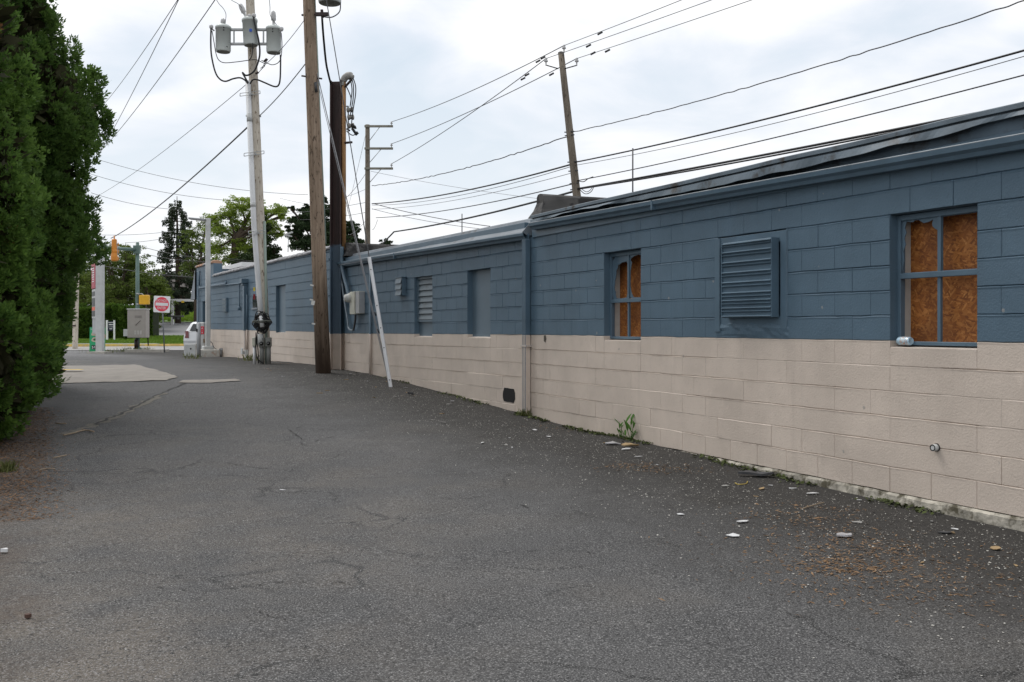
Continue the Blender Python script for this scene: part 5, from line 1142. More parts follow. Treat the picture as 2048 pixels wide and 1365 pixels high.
mb=MB(); mb.tube([P(292.5,608,Ys+.3),P(296.5,692,Ys+.3)],.03,6); tag(mb.build('sign_post',m_beamtop),'thin dark post just right of the beige cabinet','post')
# ---- DO NOT ENTER sign
Yd=47.6; zd=gz(Yd); dn=thing('do_not_enter_sign','square white DO NOT ENTER sign with a red disc on a thin post','road sign',P(328.5,706,Yd))
mb=MB(); pt,pb=P(324.5,612,Yd+.03),Vector((P(328.7,706,Yd).x,Yd+.03,zd-.1)); mb.tube([pt,pb],.032,6); mb.build('post',M('sign_post_steel',(.13,.14,.15),.5),dn)
cS=P(323.6,609,Yd); tl=Matrix.Rotation(.045,3,'Y'); hw=.405
def rr(r,h,n=5): return [(sx*(h-r)+r*math.cos(a),sy*(h-r)+r*math.sin(a)) for sx,sy,a0 in ((1,1,0),(-1,1,PI/2),(-1,-1,PI),(1,-1,1.5*PI)) for a in [a0+PI/2*i/n for i in range(n+1)]]
def flat(pts,c,d,R_,mb,mi=0): mb.add([c+R_@Vector((x,0,z))+Vector((0,d,0)) for x,z in pts],[tuple(range(len(pts)))],mi)
mb=MB(); q=rr(.05,hw); k=len(q); mb.add([cS+tl@Vector((x,0,z)) for x,z in q]+[cS+tl@Vector((x,.012,z)) for x,z in q],[tuple(range(k)),tuple(range(k,2*k))]+[(i,(i+1)%k,k+(i+1)%k,k+i) for i in range(k)])
pl=mb.build('sign_plate',M('sign_white',(.86,.86,.87),.35,.02),dn)
mb=MB(); flat([(.355*math.cos(2*PI*i/40),.355*math.sin(2*PI*i/40)) for i in range(40)],cS,-.004,tl,mb); mb.build('red_disc',M('sign_disc_red',(.80,.06,.10),.35,.03),pl)
mb=MB(); flat([(-.31,-.075),(.31,-.075),(.31,.075),(-.31,.075)],cS,-.008,tl,mb)
xd,zd_=tl@Vector((1,0,0)),tl@Vector((0,0,1))
text_mb(mb,'DO NOT',cS+tl@Vector((0,-.008,.125)),xd,zd_,.175,sx=.8); text_mb(mb,'ENTER',cS+tl@Vector((0,-.008,-.24)),xd,zd_,.175,sx=.8)
mb.build('sign_lettering',m_white,pl)
# ---- price sign pillar (its faces look left and right along the street)
Yg=46.0; zg_=gz(Yg); gs=thing('price_sign','tall gray pillar sign with a dark red banner and price panels seen edge on','price sign',P(200,707,Yg))
x0,x1=P(194,0,Yg).x,P(206.5,0,Yg).x; zt_=EYE+(HZ-507)*Yg/F
mb=MB(); mb.box(((x0+x1)/2,Yg,(zt_+zg_)/2),(x1-x0,.34,zt_-zg_)); mb.build('pillar',m_lgray,gs,bevel=.01)
R9=Matrix.Rotation(.53,3,'Z')                      # slabs turned a little so their left face shows
def slab(ya,yb,w_,dx,name,mat,L=1.25):
    za,zb=EYE+(HZ-ya)*Yg/F,EYE+(HZ-yb)*Yg/F; c=Vector(((x0+x1)/2,Yg+.10,(za+zb)/2))+R9@Vector((dx,L/2,0)); mb=MB(); mb.box(c,(w_,L,za-zb),R9); return mb.build(name,mat,gs,bevel=.01),c,w_,L,za,zb
def lface(c,w_,L,t,z,off=.006): return c+R9@Vector((-w_/2-off,-L/2+L*t,0))+Vector((0,0,z-c.z))
ob,c,w_,L,za,zb=slab(525,577,.34,-.10,'banner_panel',m_maroon); mb=MB()
for i,tt in enumerate((.1,.22,.34,.46,.58,.7,.82)):
    z=zb+(za-zb)*(.28+.085*i)
    mb.box(lface(c,w_,L,.5,z),(.01,L*rnd.uniform(.35,.6),.05),R9)
mb.build('banner_lettering',m_white,ob)
ob,c,w_,L,za,zb=slab(578,637,.40,-.05,'price_panel',m_lgray); mb=MB()
for i,(a,b) in enumerate(((583,592),(596,613),(622,633))):
    z0_,z1_=EYE+(HZ-b)*Yg/F,EYE+(HZ-a)*Yg/F; mb.box(lface(c,w_,L,.5,(z0_+z1_)/2),(.012,L*.8,z1_-z0_),R9)
mb.build('price_window',M('price_dark',(.05,.055,.06),.4),ob)
mb=MB(); z0_,z1_=EYE+(HZ-621)*Yg/F,EYE+(HZ-614)*Yg/F; mb.box(lface(c,w_,L,.5,(z0_+z1_)/2,.009),(.012,L*.8,z1_-z0_),R9); mb.build('price_strip',M('price_orange',(.75,.12,.06),.4),ob)
ob,c,w_,L,za,zb=slab(637,668,.26,-.10,'lower_panel',m_gray)
# ---- green poster board behind the pillar
Yo=47.3; po=thing('poster_board','green food poster board with a white price on black behind the gray pillar','poster',P(195,706,Yo))
tlp=Matrix.Rotation(.02,3,'Y'); a,b=P(179.5,655.5,Yo),P(210.5,704,Yo); cP=(a+b)/2; wP,hP=b.x-a.x,a.z-b.z
mb=MB(); mb.box(cP,(wP,.04,hP),tlp); pb_=mb.build('board',m_pgreen,po,bevel=.005)
def pp(u,v): return cP+tlp@Vector(((u-.5)*wP,0,(v-.5)*hP))
def blob(cu,cv,ru,rv,mat,name,d):
    mb=MB(); flat([(ru*wP*math.cos(t)*(1+.14*math.sin(3*t+cu*9)),rv*hP*math.sin(t)*(1+.12*math.cos(2*t))) for t in [2*PI*i/18 for i in range(18)]],pp(cu,cv),d,tlp,mb); mb.build(name,mat,pb_)
blob(.30,.74,.20,.10,m_cream,'food_picture',-.024); blob(.34,.50,.21,.11,m_cream,'food_picture',-.024); blob(.36,.50,.12,.05,M('salad_green',(.05,.13,.04),.6),'food_picture',-.027); blob(.33,.76,.12,.045,M('salad_pale',(.62,.55,.46),.6),'food_picture',-.027); blob(.95,.65,.07,.12,M('food_orange',(.60,.36,.16),.6),'food_picture',-.024)
mb=MB(); flat([(-.115*wP*1.2,-.085*hP),(.115*wP*1.2,-.085*hP),(.115*wP*1.2,.085*hP),(-.115*wP*1.2,.085*hP)],pp(.27,.185),-.024,tlp,mb); flat([(-.03*wP,-.08*hP),(.03*wP,-.08*hP),(.05*wP,.08*hP),(-.01*wP,.08*hP)],pp(.55,.185),-.024,tlp,mb); mb.build('price_tile',m_black,pb_)
mb=MB(); text_mb(mb,'$4',pp(.27,.13)+Vector((0,-.028,0)),(1,0,0),(0,0,1),.19,sx=.85); text_mb(mb,'NEW',pp(.22,.90)+Vector((0,-.024,0)),(1,0,.05),(0,0,1),.10,sx=1.1); mb.build('poster_lettering',m_white,pb_)
# ---- small community sign on white posts
Yw=72.0; ws=thing('post_sign','dark blue sign with white lettering hung between two white posts on the corner lawn','sign',P(226,682,Yw))
mb=MB()
mb=MB(); mb.box((P(214,0,Yw).x,Yw,(EYE+(HZ-641)*Yw/F+gz(Yw))/2),(3.6*px(Yw),.12,EYE+(HZ-641)*Yw/F-gz(Yw))); mb.build('post',m_white,ws,bevel=.01)
mb=MB(); mb.box((P(228.5,0,Yw).x,Yw,(EYE+(HZ-641)*Yw/F+gz(Yw))/2),(2.6*px(Yw),.12,EYE+(HZ-641)*Yw/F-gz(Yw))); mb.build('post',m_white,ws,bevel=.01)
a,b=P(215.8,643,Yw-.02),P(227.2,662,Yw-.02); mb=MB(); mb.box((a+b)/2,(b.x-a.x,.05,a.z-b.z)); bd=mb.build('board',M('sign_navy',(.012,.014,.04),.4),ws)
mb=MB()
for y,h,l,r_ in ((645.6,1.3,216.6,227),(649.8,2.0,217.5,226),(654.3,.8,216.8,226.5),(658,1.6,218.8,224.2)):
    x=l
    while x<r_-.3: w1=rnd.uniform(.7,1.5) if h>1 else 2.4; mb.box(P(min(x+w1/2,r_),y+rnd.uniform(-.25,.25)*(h>1),Yw-.055),(w1*.8*px(Yw),.01,h*rnd.uniform(.75,1.1)*px(Yw))); x+=w1
mb.build('sign_lettering',m_white,bd)
# ---- white clearance frame, far cars, stone block
Yf=101.0; wf=thing('clearance_frame','white painted barrier frame with a yellow mark over the side road','barrier',P(345,650,Yf))
mb=MB(); x=P(345,0,Yf).x; zt_=EYE+(HZ-601)*Yf/F; mb.box((x,Yf,(zt_+gz(Yf))/2),(.24,.24,zt_-gz(Yf))); mb.build('post',m_white,wf)
mb=MB(); x1_=P(432,0,Yf).x; mb.box(((x+x1_)/2-.06,Yf,zt_+.0),(x1_-x+.3,.26,.26)); mb.build('beam',m_white,wf)
mb=MB(); mb.box((x1_,Yf,(zt_+gz(Yf))/2),(.24,.24,zt_-gz(Yf)-.28)); mb.build('post',m_white,wf)
mb=MB(); mb.box(P(365.5,604,Yf-.14),(.28,.02,.22)); mb.build('yellow_mark',M('mark_yellow',(.75,.5,.05)),wf)
Yq=152.0
car('parked_car','distant silver blue car parked at the top of the upper lawn',Vector((P(374,0,Yq).x,Yq,gz(Yq))),1.35,M('far_car_blue',(.30,.36,.42),.3))
car('parked_car','distant dark car parked beside the silver blue one',Vector((P(388,0,Yq).x,Yq-3,gz(Yq-3))),1.5,M('far_car_dark',(.03,.035,.045),.3))
mb=MB(); mb.box(P(302,618,96),(18*px(96),.5,50*px(96))); tag(mb.build('masonry_pier',M('pier_stone',(.22,.195,.16),.85,.2,2),bevel=.05),'tan masonry pier between the cabinet and the road sign','pier')
mb=MB(); mb.box(P(352,633,100),(1.5,.5,.16)); mb.box(P(348,635.5,100),(.2,.4,.4)); mb.box(P(356,635.5,100),(.2,.4,.4)); tag(mb.build('garden_bench',M('bench_gray',(.10,.10,.095),.8),bevel=.02),'low gray stone bench at the edge of the upper lawn','bench')
mb=MB(); a,b=P(332,588,170),P(348,600,170); mb.box(((a+b)/2)-Vector((0,0,1.2)),(6,6,2.6)); mb.add([P(338,597,170)+Vector(v) for v in ((-4,-3.2,1.4),(6,-3.2,1.4),(6,3,1.4),(-4,3,1.4),(-3,0,4),(5,0,4))],[(0,1,5,4),(2,3,4,5),(0,4,3),(1,2,5)],1)
tag(mb.build('brick_house',[M('far_brick',(.24,.11,.08),.8,.2,3),M('far_roof',(.10,.09,.085),.8)]),'red brick house glimpsed through the spruce','house')
# patio light on the far roof (white antenna like mast by the pine)
mb=MB(); mb.tube([P(577,470,34),P(576,505,34)],.015,6); mb.box(P(577,468,34),(.30,.16,.05),Matrix.Rotation(-.4,3,'Y')); mb.box(P(576,472,34),(.26,.14,.04),Matrix.Rotation(.15,3,'Y')); tag(mb.build('roof_floodlight',m_lgray),'pale floodlight on a thin stem above the clay coping','light')
# ================================================================ trees and plants
SPRAY_V=[];SPRAY_F=[]
for i,(a,L) in enumerate(((-.75,.75),(0,1.0),(.75,.75))):
    d=(math.cos(a),math.sin(a)); p=(-d[1],d[0]); o=len(SPRAY_V); z=.10*math.sin(i*2.1)
    SPRAY_V+=[(0,0,0),(d[0]*L*.6+p[0]*.17,d[1]*L*.6+p[1]*.17,z),(d[0]*L,d[1]*L,z*1.6),(d[0]*L*.6-p[0]*.17,d[1]*L*.6-p[1]*.17,z)]
    SPRAY_F.append((o,o+1,o+2,o+3))
LEAF_V=[(0,0,0),(.5,.32,.06),(1,0,-.05),(.5,-.32,.06)]; LEAF_F=[(0,1,2,3)]
m_arb=leaf_mat('evergreen_sprays',(.034,.080,.018),(.130,.220,.045),.55,.40,1.6,(.22,.10,.035),.035)
m_arb2=leaf_mat('evergreen_sprays_near',(.040,.095,.020),(.160,.270,.052),.55,.42,1.8,(.22,.10,.035),.03)
m_arbdead=leaf_mat('dead_sprays',(.10,.045,.018),(.30,.15,.055),.7,.2,2)
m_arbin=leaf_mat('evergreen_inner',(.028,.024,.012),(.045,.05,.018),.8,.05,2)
def unit(n):
    v=nrg.normal(size=(n,3)); return v/np.linalg.norm(v,axis=1,keepdims=True)
def arborvitae(name,label,cx,cy,prof,nclump,nspray,mat,ssize=.125,face=None):
    base=Vector((cx,cy,gz(cy))); t=thing(name,label,'tree',base)
    zs=[p[0] for p in prof]; rs=[p[1] for p in prof]
    zz=np.linspace(zs[0],zs[-1],400); rr_=np.interp(zz,zs,rs); wgt=rr_+.15; wgt/=wgt.sum()
    # big lobes on the envelope, each carrying many small upward tufts; the gaps between lobes stay open and dark
    nl=max(24,nclump//6); lz=nrg.choice(zz,nl,p=wgt); lt=nrg.uniform(0,2*PI,nl); lR=np.interp(lz,zs,rs)
    lh=nrg.uniform(.28,.50,nl)*np.clip(lR/1.5,.45,1.1); lv=lh*nrg.uniform(1.0,1.7,nl); lr=np.maximum(lR-.13-lh*nrg.uniform(.95,1.5,nl),.05)
    lc=np.stack([cx+lr*np.cos(lt),cy+lr*np.sin(lt),lz],1); lo=np.stack([np.cos(lt),np.sin(lt),np.zeros(nl)],1)
    j=np.repeat(np.arange(nl),10); m0=len(j); u0=unit(m0); f0=(u0*lo[j]).sum(1)<-.2; u0[f0]-=2*((u0*lo[j]).sum(1)[f0])[:,None]*lo[j][f0]
    cen=lc[j]+u0*np.stack([lh[j],lh[j],lv[j]],1)*nrg.uniform(.75,1.05,m0)[:,None]; out=u0*.8+lo[j]*.4; out/=np.linalg.norm(out,axis=1,keepdims=True)
    ch=nrg.uniform(.06,.19,m0); cv=ch*nrg.uniform(.9,1.7,m0)
    idx=np.repeat(np.arange(m0),nspray); n=len(idx)
    u=unit(n); o=out[idx]; flip=(u*o).sum(1)<-.3; u[flip]-=2*((u*o).sum(1)[flip])[:,None]*o[flip]
    pos=cen[idx]+u*np.stack([ch[idx],ch[idx],cv[idx]],1)*nrg.uniform(.65,1.05,n)[:,None]
    dr=u*.6+o*.35+np.array([0,0,.6])+nrg.normal(0,.3,(n,3)); nr=np.cross(dr,nrg.normal(0,1,(n,3)))
    keep=pos[:,2]>base.z+.03
    leaf_object('crown',mat,SPRAY_V,SPRAY_F,pos[keep],dr[keep],nr[keep],(nrg.uniform(.6,1.3,n)*ssize)[keep],parent=t)
    lg=nrg.choice(n,n//22); leaf_object('long_sprays',mat,SPRAY_V,SPRAY_F,pos[lg]+o[lg]*.05,u[lg]*.3+o[lg]*.6+np.array([0,0,.75])+nrg.normal(0,.25,(len(lg),3)),nr[lg],nrg.uniform(1.0,1.6,len(lg))*ssize,parent=t)
    dd=np.isin(idx,nrg.choice(m0,max(3,m0//90),replace=False)); leaf_object('dead_sprays',m_arbdead,SPRAY_V,SPRAY_F,pos[dd]+o[dd]*.03,dr[dd],nr[dd],nrg.uniform(.6,1.4,int(dd.sum()))*ssize,parent=t)
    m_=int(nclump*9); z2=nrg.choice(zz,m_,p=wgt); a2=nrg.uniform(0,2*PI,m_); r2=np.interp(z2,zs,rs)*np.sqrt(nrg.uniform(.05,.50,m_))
    p2=np.stack([cx+r2*np.cos(a2),cy+r2*np.sin(a2),z2],1); leaf_object('light_blocking_foliage',m_arbin,SPRAY_V,SPRAY_F,p2,unit(m_)+np.array([0,0,.5]),unit(m_),nrg.uniform(.2,.42,m_),parent=t)  # larger dark sprays inside the crown, added to block light
    mb=MB(); mb.tube([base-Vector((0,0,.1)),base+Vector((.05,0,3)),Vector((cx,cy,zs[-1]-.4))],[.13,.10,.03],10); mb.build('trunk',m_bark,t); return t
arborvitae('evergreen_tree','big dark evergreen at left with a bulging right side and bare brown patches',-7.55,13.3,
    [(.22,.85),(.56,1.10),(.96,1.42),(1.46,1.38),(1.82,1.48),(2.37,1.60),(2.83,1.95),(3.0,1.88),(3.25,1.72),(3.68,1.78),(4.09,1.92),(4.33,2.10),(4.74,2.05),(5.0,1.62),(5.5,1.38),(6.0,1.14),(6.8,1.0),(7.6,.65),(8.3,.2)],1150,64,m_arb,.068)
arborvitae('evergreen_tree','nearer lighter green evergreen cut off by the left edge of the photo',-6.75,10.7,
    [(.15,1.0),(.35,1.30),(.69,1.50),(.97,1.66),(1.46,1.68),(1.8,1.48),(2.6,1.46),(3.2,1.62),(3.7,1.50),(4.3,1.42),(5.1,1.34),(5.8,1.1),(6.8,.65),(7.4,.2)],950,68,m_arb2,.068)
arborvitae('evergreen_tree','third evergreen just behind the big dark one, only its edge showing',-9.0,16.3,[(.5,.9),(1.5,1.5),(3.5,1.6),(5,1.25),(6.3,.7),(7.2,.2)],500,45,m_arb,.095)
def leafball_tree(name,label,u,yb,Y,htrunk,blobs,nleaf,lsize,mat,tr,group=None,bark=None,sparse=.6,lift=.3):
    """blobs: (u, y, radius px) in the photo at depth Y (+jitter in depth)"""
    zb=gz(Y); base=Vector((P(u,0,Y).x,Y,zb)); t=thing(name,label,'tree',base,group); bark=bark or m_bark
    W=[]
    for bu,by,br in blobs:
        c=P(bu,by,Y); r=br*px(Y); c.y+=rnd.uniform(-1,1)*r*1.1; W.append((c,r))
    mb=MB(); top=max(W,key=lambda q:q[0].z)[0]; fork=base+Vector((0,0,htrunk)); mid=fork.lerp(top,.5)
    mb.tube([base-Vector((0,0,.3)),base.lerp(fork,.5),fork,mid,top],[tr*1.25,tr,tr*.9,tr*.5,tr*.12],9)
    for c,r in W:
        st=fork.lerp(mid,rnd.random()); k=(st+c)/2+Vector((rnd.uniform(-.3,.3)*r,rnd.uniform(-.3,.3)*r,-.15*r))
        mb.tube(spline([st,k,c+Vector((0,0,r*.3))],4),[tr*.42*(1-i/8*.8) for i in range(9)],6)
        for _ in range(5):
            e=c+Vector(unit(1)[0])*r*.9; mb.tube([k.lerp(c,rnd.uniform(.2,.9)),(c+e)/2+Vector((0,0,.1*r)),e],[tr*.16,tr*.1,tr*.03],5)
    mb.build('trunk',bark,t)
    tot=sum(r*r for _,r in W); cen=[];dr=[]
    for c,r in W:
        k=max(4,int(60*r*r/tot*len(W)**.9)); n=int(nleaf*r*r/tot)
        sub=np.array(c)+unit(k)*r*nrg.uniform(.25,1.25,(k,1))*np.array([1.1,1.1,.75]); sr=r*nrg.uniform(.10,.34,k)*sparse/.6
        j=nrg.integers(0,k,n); u_=unit(n); cen.append(sub[j]+u_*(sr[j]*nrg.uniform(.3,1,n)**.6)[:,None]*np.array([1.35,1.35,.45])); dr.append(u_*.7+np.array([0,0,lift])+nrg.normal(0,.5,(n,3)))
    cen=np.concatenate(cen); dr=np.concatenate(dr); n=len(cen)
    leaf_object('crown',mat,LEAF_V,LEAF_F,cen,dr,unit(n)+np.array([0,0,.8]),nrg.uniform(.6,1.3,n)*lsize,parent=t); return t
m_lf1=leaf_mat('leaf_mid_green',(.045,.08,.016),(.17,.225,.042),.55,.42,.3)
m_lf2=leaf_mat('leaf_bright_green',(.10,.17,.02),(.33,.42,.07),.5,.5,.3)
m_lf3=leaf_mat('leaf_yellow_green',(.06,.10,.015),(.16,.21,.04),.55,.35,.3)
m_ivy=leaf_mat('ivy_dark',(.012,.028,.008),(.045,.075,.018),.5,.2,.6)
m_pine=leaf_mat('pine_dark',(.016,.034,.015),(.052,.084,.032),.6,.2,.4)
m_spr=leaf_mat('spruce_dark',(.020,.036,.020),(.065,.088,.046),.6,.2,.4)
m_hedge=leaf_mat('hedge_green',(.026,.065,.010),(.10,.17,.022),.55,.3,.8)
leafball_tree('broadleaf_tree','broad mid green tree filling the gap behind the price sign and signal pole',238,660,96,2.5,[(205,560,42),(235,530,45),(262,560,46),(230,600,45),(280,600,38),(180,600,40),(215,500,26),(255,505,24),(300,585,26),(245,620,40),(195,640,36),(285,630,32),(160,560,40),(272,525,26)],60000,.16,m_lf1,.28)
leafball_tree('broadleaf_tree','yellow green tree leaning in right of the signal pole before the spruce',300,660,90,3,[(300,590,26),(285,560,22),(318,575,18),(300,620,24),(325,600,16),(310,640,20)],16000,.16,m_lf3,.16)
leafball_tree('broadleaf_tree','gray green tree between the spruce and the bright crown',392,640,92,4,[(385,470,20),(400,495,22),(415,450,16),(398,525,24),(420,500,18),(380,540,20),(430,530,16),(372,500,14)],11000,.14,m_lf1,.2,sparse=.5)
leafball_tree('broadleaf_tree','large bright green tree with layered open branches behind the corner building',470,600,80,8,[(452,430,22),(480,413,22),(505,410,20),(530,425,20),(555,420,18),(440,460,22),(470,460,24),(510,450,24),(545,455,20),(480,490,24),(440,500,20),(462,520,20),(520,470,16),(566,434,12),(425,440,14),(560,470,12),(500,500,20)],42000,.12,m_lf2,.34,sparse=.62,lift=.1)
leafball_tree('ivy_clad_tree','dark ivy-clad trunk standing right of the pale pole',526,600,78,5,[(528,505,20),(535,480,14),(522,525,22),(545,520,16),(533,455,9),(500,520,20),(550,500,10),(480,525,16),(530,438,6)],14000,.15,m_ivy,.40,sparse=.75)
tb=[(588,470,16),(600,445,18),(612,420,14),(622,450,22),(640,430,24),(598,490,16),(625,485,22),(655,460,22),(668,490,22),(645,490,22),(700,455,16),(692,480,20),(712,465,10),(585,420,6),(640,400,14),(575,455,6),(720,486,8),(770,487,9)]
t=leafball_tree('pine_tree','dark pine with upswept tips rising behind the brown pole and steel column',640,600,75,5,tb,60000,.15,m_pine,.32,sparse=.6,lift=.9)
def conifer(name,label,u,yt,yb,Y,wpx,n,mat,needle=.34):
    base=Vector((P(u,0,Y).x,Y,gz(Y))); top=P(u-2,yt,Y); H=top.z-base.z; t=thing(name,label,'tree',base)
    mb=MB(); mb.tube([base-Vector((0,0,.3)),base.lerp(top,.5),top],[.34,.2,.03],9); cen=[];dr=[]
    z0=base.z+H*.10; z=z0
    while z < top.z-.3:
        f=(z-base.z)/H; Lm=wpx*px(Y)*(np.interp(f,[0,.15,.35,.6,.8,.93,1],[.75,.95,.95,.66,.46,.24,.05]))
        for _ in range(rnd.choice((4,5,6,7))):
            a=rnd.uniform(0,2*PI); L=Lm*rnd.uniform(.45,1.15); up=rnd.uniform(.0,.2)
            pts=[]; o=base.lerp(top,f)
            for i in range(7):
                s=i/6; pts.append(o+Vector((math.cos(a)*L*s,math.sin(a)*L*s,L*(up*s-.35*s*s+.22*s**3))))
            mb.tube(pts,[.05*(1-i/7)*(.4+L/4)+.008 for i in range(7)],4)
            m_=int(L*n); 
            for q in range(m_):
                s=rnd.uniform(.22,1)**.7; i=min(5,int(s*6)); p=pts[i].lerp(pts[i+1],s*6-i); sd=Vector((-math.sin(a),math.cos(a),0))*rnd.uniform(-1,1)*L*.22*(1.15-s)
                cen.append(p+sd+Vector((0,0,rnd.uniform(-.55,.08)))); dr.append((math.cos(a)*.6+sd.x,math.sin(a)*.6+sd.y,rnd.uniform(-.9,.15)))
        z+=H*.029*rnd.uniform(.7,1.3)
    mb.build('trunk',m_bark,t); n_=len(cen); leaf_object('crown',mat,LEAF_V,LEAF_F,np.array(cen),np.array(dr),unit(n_),nrg.uniform(.6,1.3,n_)*needle,parent=t); return t
conifer('spruce_tree','tall thin-topped spruce with drooping branches between the signal pole and the light pole',356,393,640,104,58,120,m_spr,.17)
# ---- clipped hedge
hx0,hx1=P(120,0,77).x,P(262,0,77).x; hd=thing('clipped_hedge','tall dense clipped green hedge on the corner lawn','hedge',Vector(((hx0+hx1)/2,78,gz(78))))
n=15000; X=nrg.uniform(hx0,hx1,n); fce=nrg.random(n); zt_=EYE+(HZ-618)*77/F; zb=gz(77)
wob=lambda x: .14*np.sin(x*1.7)+.10*np.sin(x*4.1+1)+.06*np.sin(x*9)
Yq_=np.where(fce<.72,77+wob(X)*1.3+nrg.uniform(-.1,.25,n),nrg.uniform(77,79.5,n)); Zq=np.where(fce<.72,nrg.uniform(zb,zt_,n),zt_+nrg.normal(0,.07,n))+wob(X+3)*np.where(fce<.72,0,1)
leaf_object('foliage',m_hedge,LEAF_V,LEAF_F,np.stack([X,Yq_,Zq],1),np.stack([nrg.normal(0,.6,n),-np.abs(nrg.normal(.4,.5,n)),nrg.uniform(.2,1,n)],1),unit(n),nrg.uniform(.12,.26,n),parent=hd)
mb=MB(); mb.box(((hx0+hx1)/2,78.3,(zt_+zb)/2-.1),(hx1-hx0-.2,2.0,zt_-zb-.15)); mb.build('inner_twigs',M('hedge_inner',(.022,.030,.012),.95,.4,3),hd)
hx0,hx1=P(264,0,82).x,P(304,0,82).x; hd=thing('clipped_hedge','short darker hedge section behind the beige cabinet','hedge',Vector(((hx0+hx1)/2,83,gz(83))))
n=5000; X=nrg.uniform(hx0,hx1,n); zt_=EYE+(HZ-622)*82/F; zb=gz(82); top_m=nrg.random(n)>.75
leaf_object('foliage',m_hedge,LEAF_V,LEAF_F,np.stack([X,np.where(top_m,nrg.uniform(82,84,n),82+wob(X)),np.where(top_m,zt_+nrg.normal(0,.06,n),nrg.uniform(zb,zt_,n))],1),np.stack([nrg.normal(0,.6,n),-np.abs(nrg.normal(.4,.5,n)),nrg.uniform(.2,1,n)],1),unit(n),nrg.uniform(.12,.26,n),parent=hd)
mb=MB(); mb.box(((hx0+hx1)/2,83,(zt_+zb)/2-.1),(hx1-hx0-.2,1.8,zt_-zb-.15)); mb.build('inner_twigs',MATS['hedge_inner'],hd)
# distant wood line closing the horizon
n=22000; X=nrg.uniform(-190,110,n); Hh=6+3*np.sin(X*.11)+2*np.sin(X*.31+1); Z=nrg.random(n)**.8*Hh+6; Yy=215+nrg.uniform(-6,6,n)+X*.05
o=leaf_object('distant_wood',leaf_mat('wood_far',(.03,.05,.018),(.085,.125,.035),.6,.3,.06),LEAF_V,LEAF_F,np.stack([X,Yy,Z],1),unit(n)+np.array([0,0,.4]),unit(n),nrg.uniform(.8,1.9,n),origin=(0,215,6)); tag(o,'far tree line closing the view beyond the upper lawn','woodland',None,'stuff')
# ---- weeds by the wall
m_weed=leaf_mat('weed_green',(.045,.13,.016),(.10,.23,.035),.5,.35,3)
def weed(loc,label,stems,name='weed',leafw=.28):
    t=thing(name,label,'weed',loc); cen=[];dr=[];sz=[]; mb=MB()
    for (dx,dy,h,nl,ls) in stems:
        a=Vector(loc); b=a+Vector((dx,dy,h)); pts=spline([a,a.lerp(b,.5)+Vector((dx*.15,dy*.1,.02)),b],5); mb.tube(pts,[.004]*len(pts),5)
        for i in range(nl):
            p=pts[int((i+1)/(nl+1)*(len(pts)-1))]; az=i*2.4+dx*9; cen.append(p); dr.append((math.cos(az)*.8,math.sin(az)*.8,rnd.uniform(.5,1.3))); sz.append(ls*rnd.uniform(.7,1.15))
    mb.build('stem',MATS['weed_green'],t); n=len(cen)
    V=[(0,.02,0),(.2,.09,.01),(.45,.13,.03),(.75,.10,0),(1,0,-.08),(.75,-.10,0),(.45,-.13,.03),(.2,-.09,.01),(0,-.02,0)]
    leaf_object('leaves',m_weed,V,[(0,1,2,3,4,5,6,7,8)],np.array(cen),np.array(dr),np.tile([0.,-.3,1.],(n,1)),np.array(sz),parent=t)
g1=FA.p(FA.hit(1262,880,.06)[0],.06,0); weed(Vector((g1.x,g1.y,gz(g1.y))),'taller broad-leaved weed growing from the foot of the tan wall',[(-.07,0,.24,4,.13),(0,.0,.27,4,.13),(.03,.02,.20,4,.10),(-.10,-.02,.10,3,.11),(.05,0,.12,3,.08)])
g1=FA.p(FA.hit(1243,877,.06)[0],.06,0); weed(Vector((g1.x,g1.y,gz(g1.y))),'slimmer narrow-leaved weed just left of the taller one',[(-.03,0,.20,5,.09),(.0,0,.19,5,.06),(-.05,0,.12,3,.06)])
def grass_tuft(u,y,label,n,h,wd,mat,d=None):
    p=G(u,y); k=leaf_object('grass_tuft',mat,[(0,-.5,0),(0,.5,0),(1,.05,.25),(1,-.05,.25)],[(0,1,2,3)],np.array([[p.x+nrg.normal(0,wd),p.y+nrg.normal(0,wd*.6),gz(p.y)] for _ in range(n)]),np.stack([nrg.normal(0,.35,n),nrg.normal(0,.35,n),np.ones(n)],1),unit(n),nrg.uniform(.5,1,n)*h,origin=p); tag(k,label,'weeds',None,'stuff')
m_tuft=leaf_mat('tuft_green',(.075,.105,.028),(.22,.23,.085),.6,.3,3)
# narrow blades: reuse the template at small width through many blades
def blades(u,y,label,n,h,wd,wy=None):
    p=G(u,y); q=np.array([[p.x+nrg.normal(0,wd),p.y+nrg.normal(0,(wy or wd)*.6),gz(p.y)] for _ in range(n)])
    k=leaf_object('grass_tuft',m_tuft,[(0,-.04,0),(0,.04,0),(.6,.035,.06),(1,0,.2),(.6,-.035,.06)],[(0,1,2,3,4)],q,np.stack([nrg.normal(0,.4,n),nrg.normal(0,.4,n),np.ones(n)],1),unit(n),nrg.uniform(.4,1,n)*h,origin=p); tag(k,label,'weeds',None,'stuff')
blades(500,722,'tuft of grass at the wall foot left of the pale pole',70,.24,.14)
blades(1052,832,'small weeds and moss at the foot of the downspout',120,.13,.05)
blades(452,712,'scrubby weeds between the concrete base and the outlet box',60,.30,.22); blades(385,718,'weeds at the left edge of the concrete light pole base',40,.22,.16)
blades(205,706,'dry grass round the price sign footing',120,.22,.35); blades(268,704,'weeds on the kerb island below the cabinet',160,.3,.4); blades(288,702,'few weeds in the middle of the kerb island',60,.25,.25)
blades(4,944,'tuft of grass at the left edge of the photo in the brown litter',140,.14,.06)
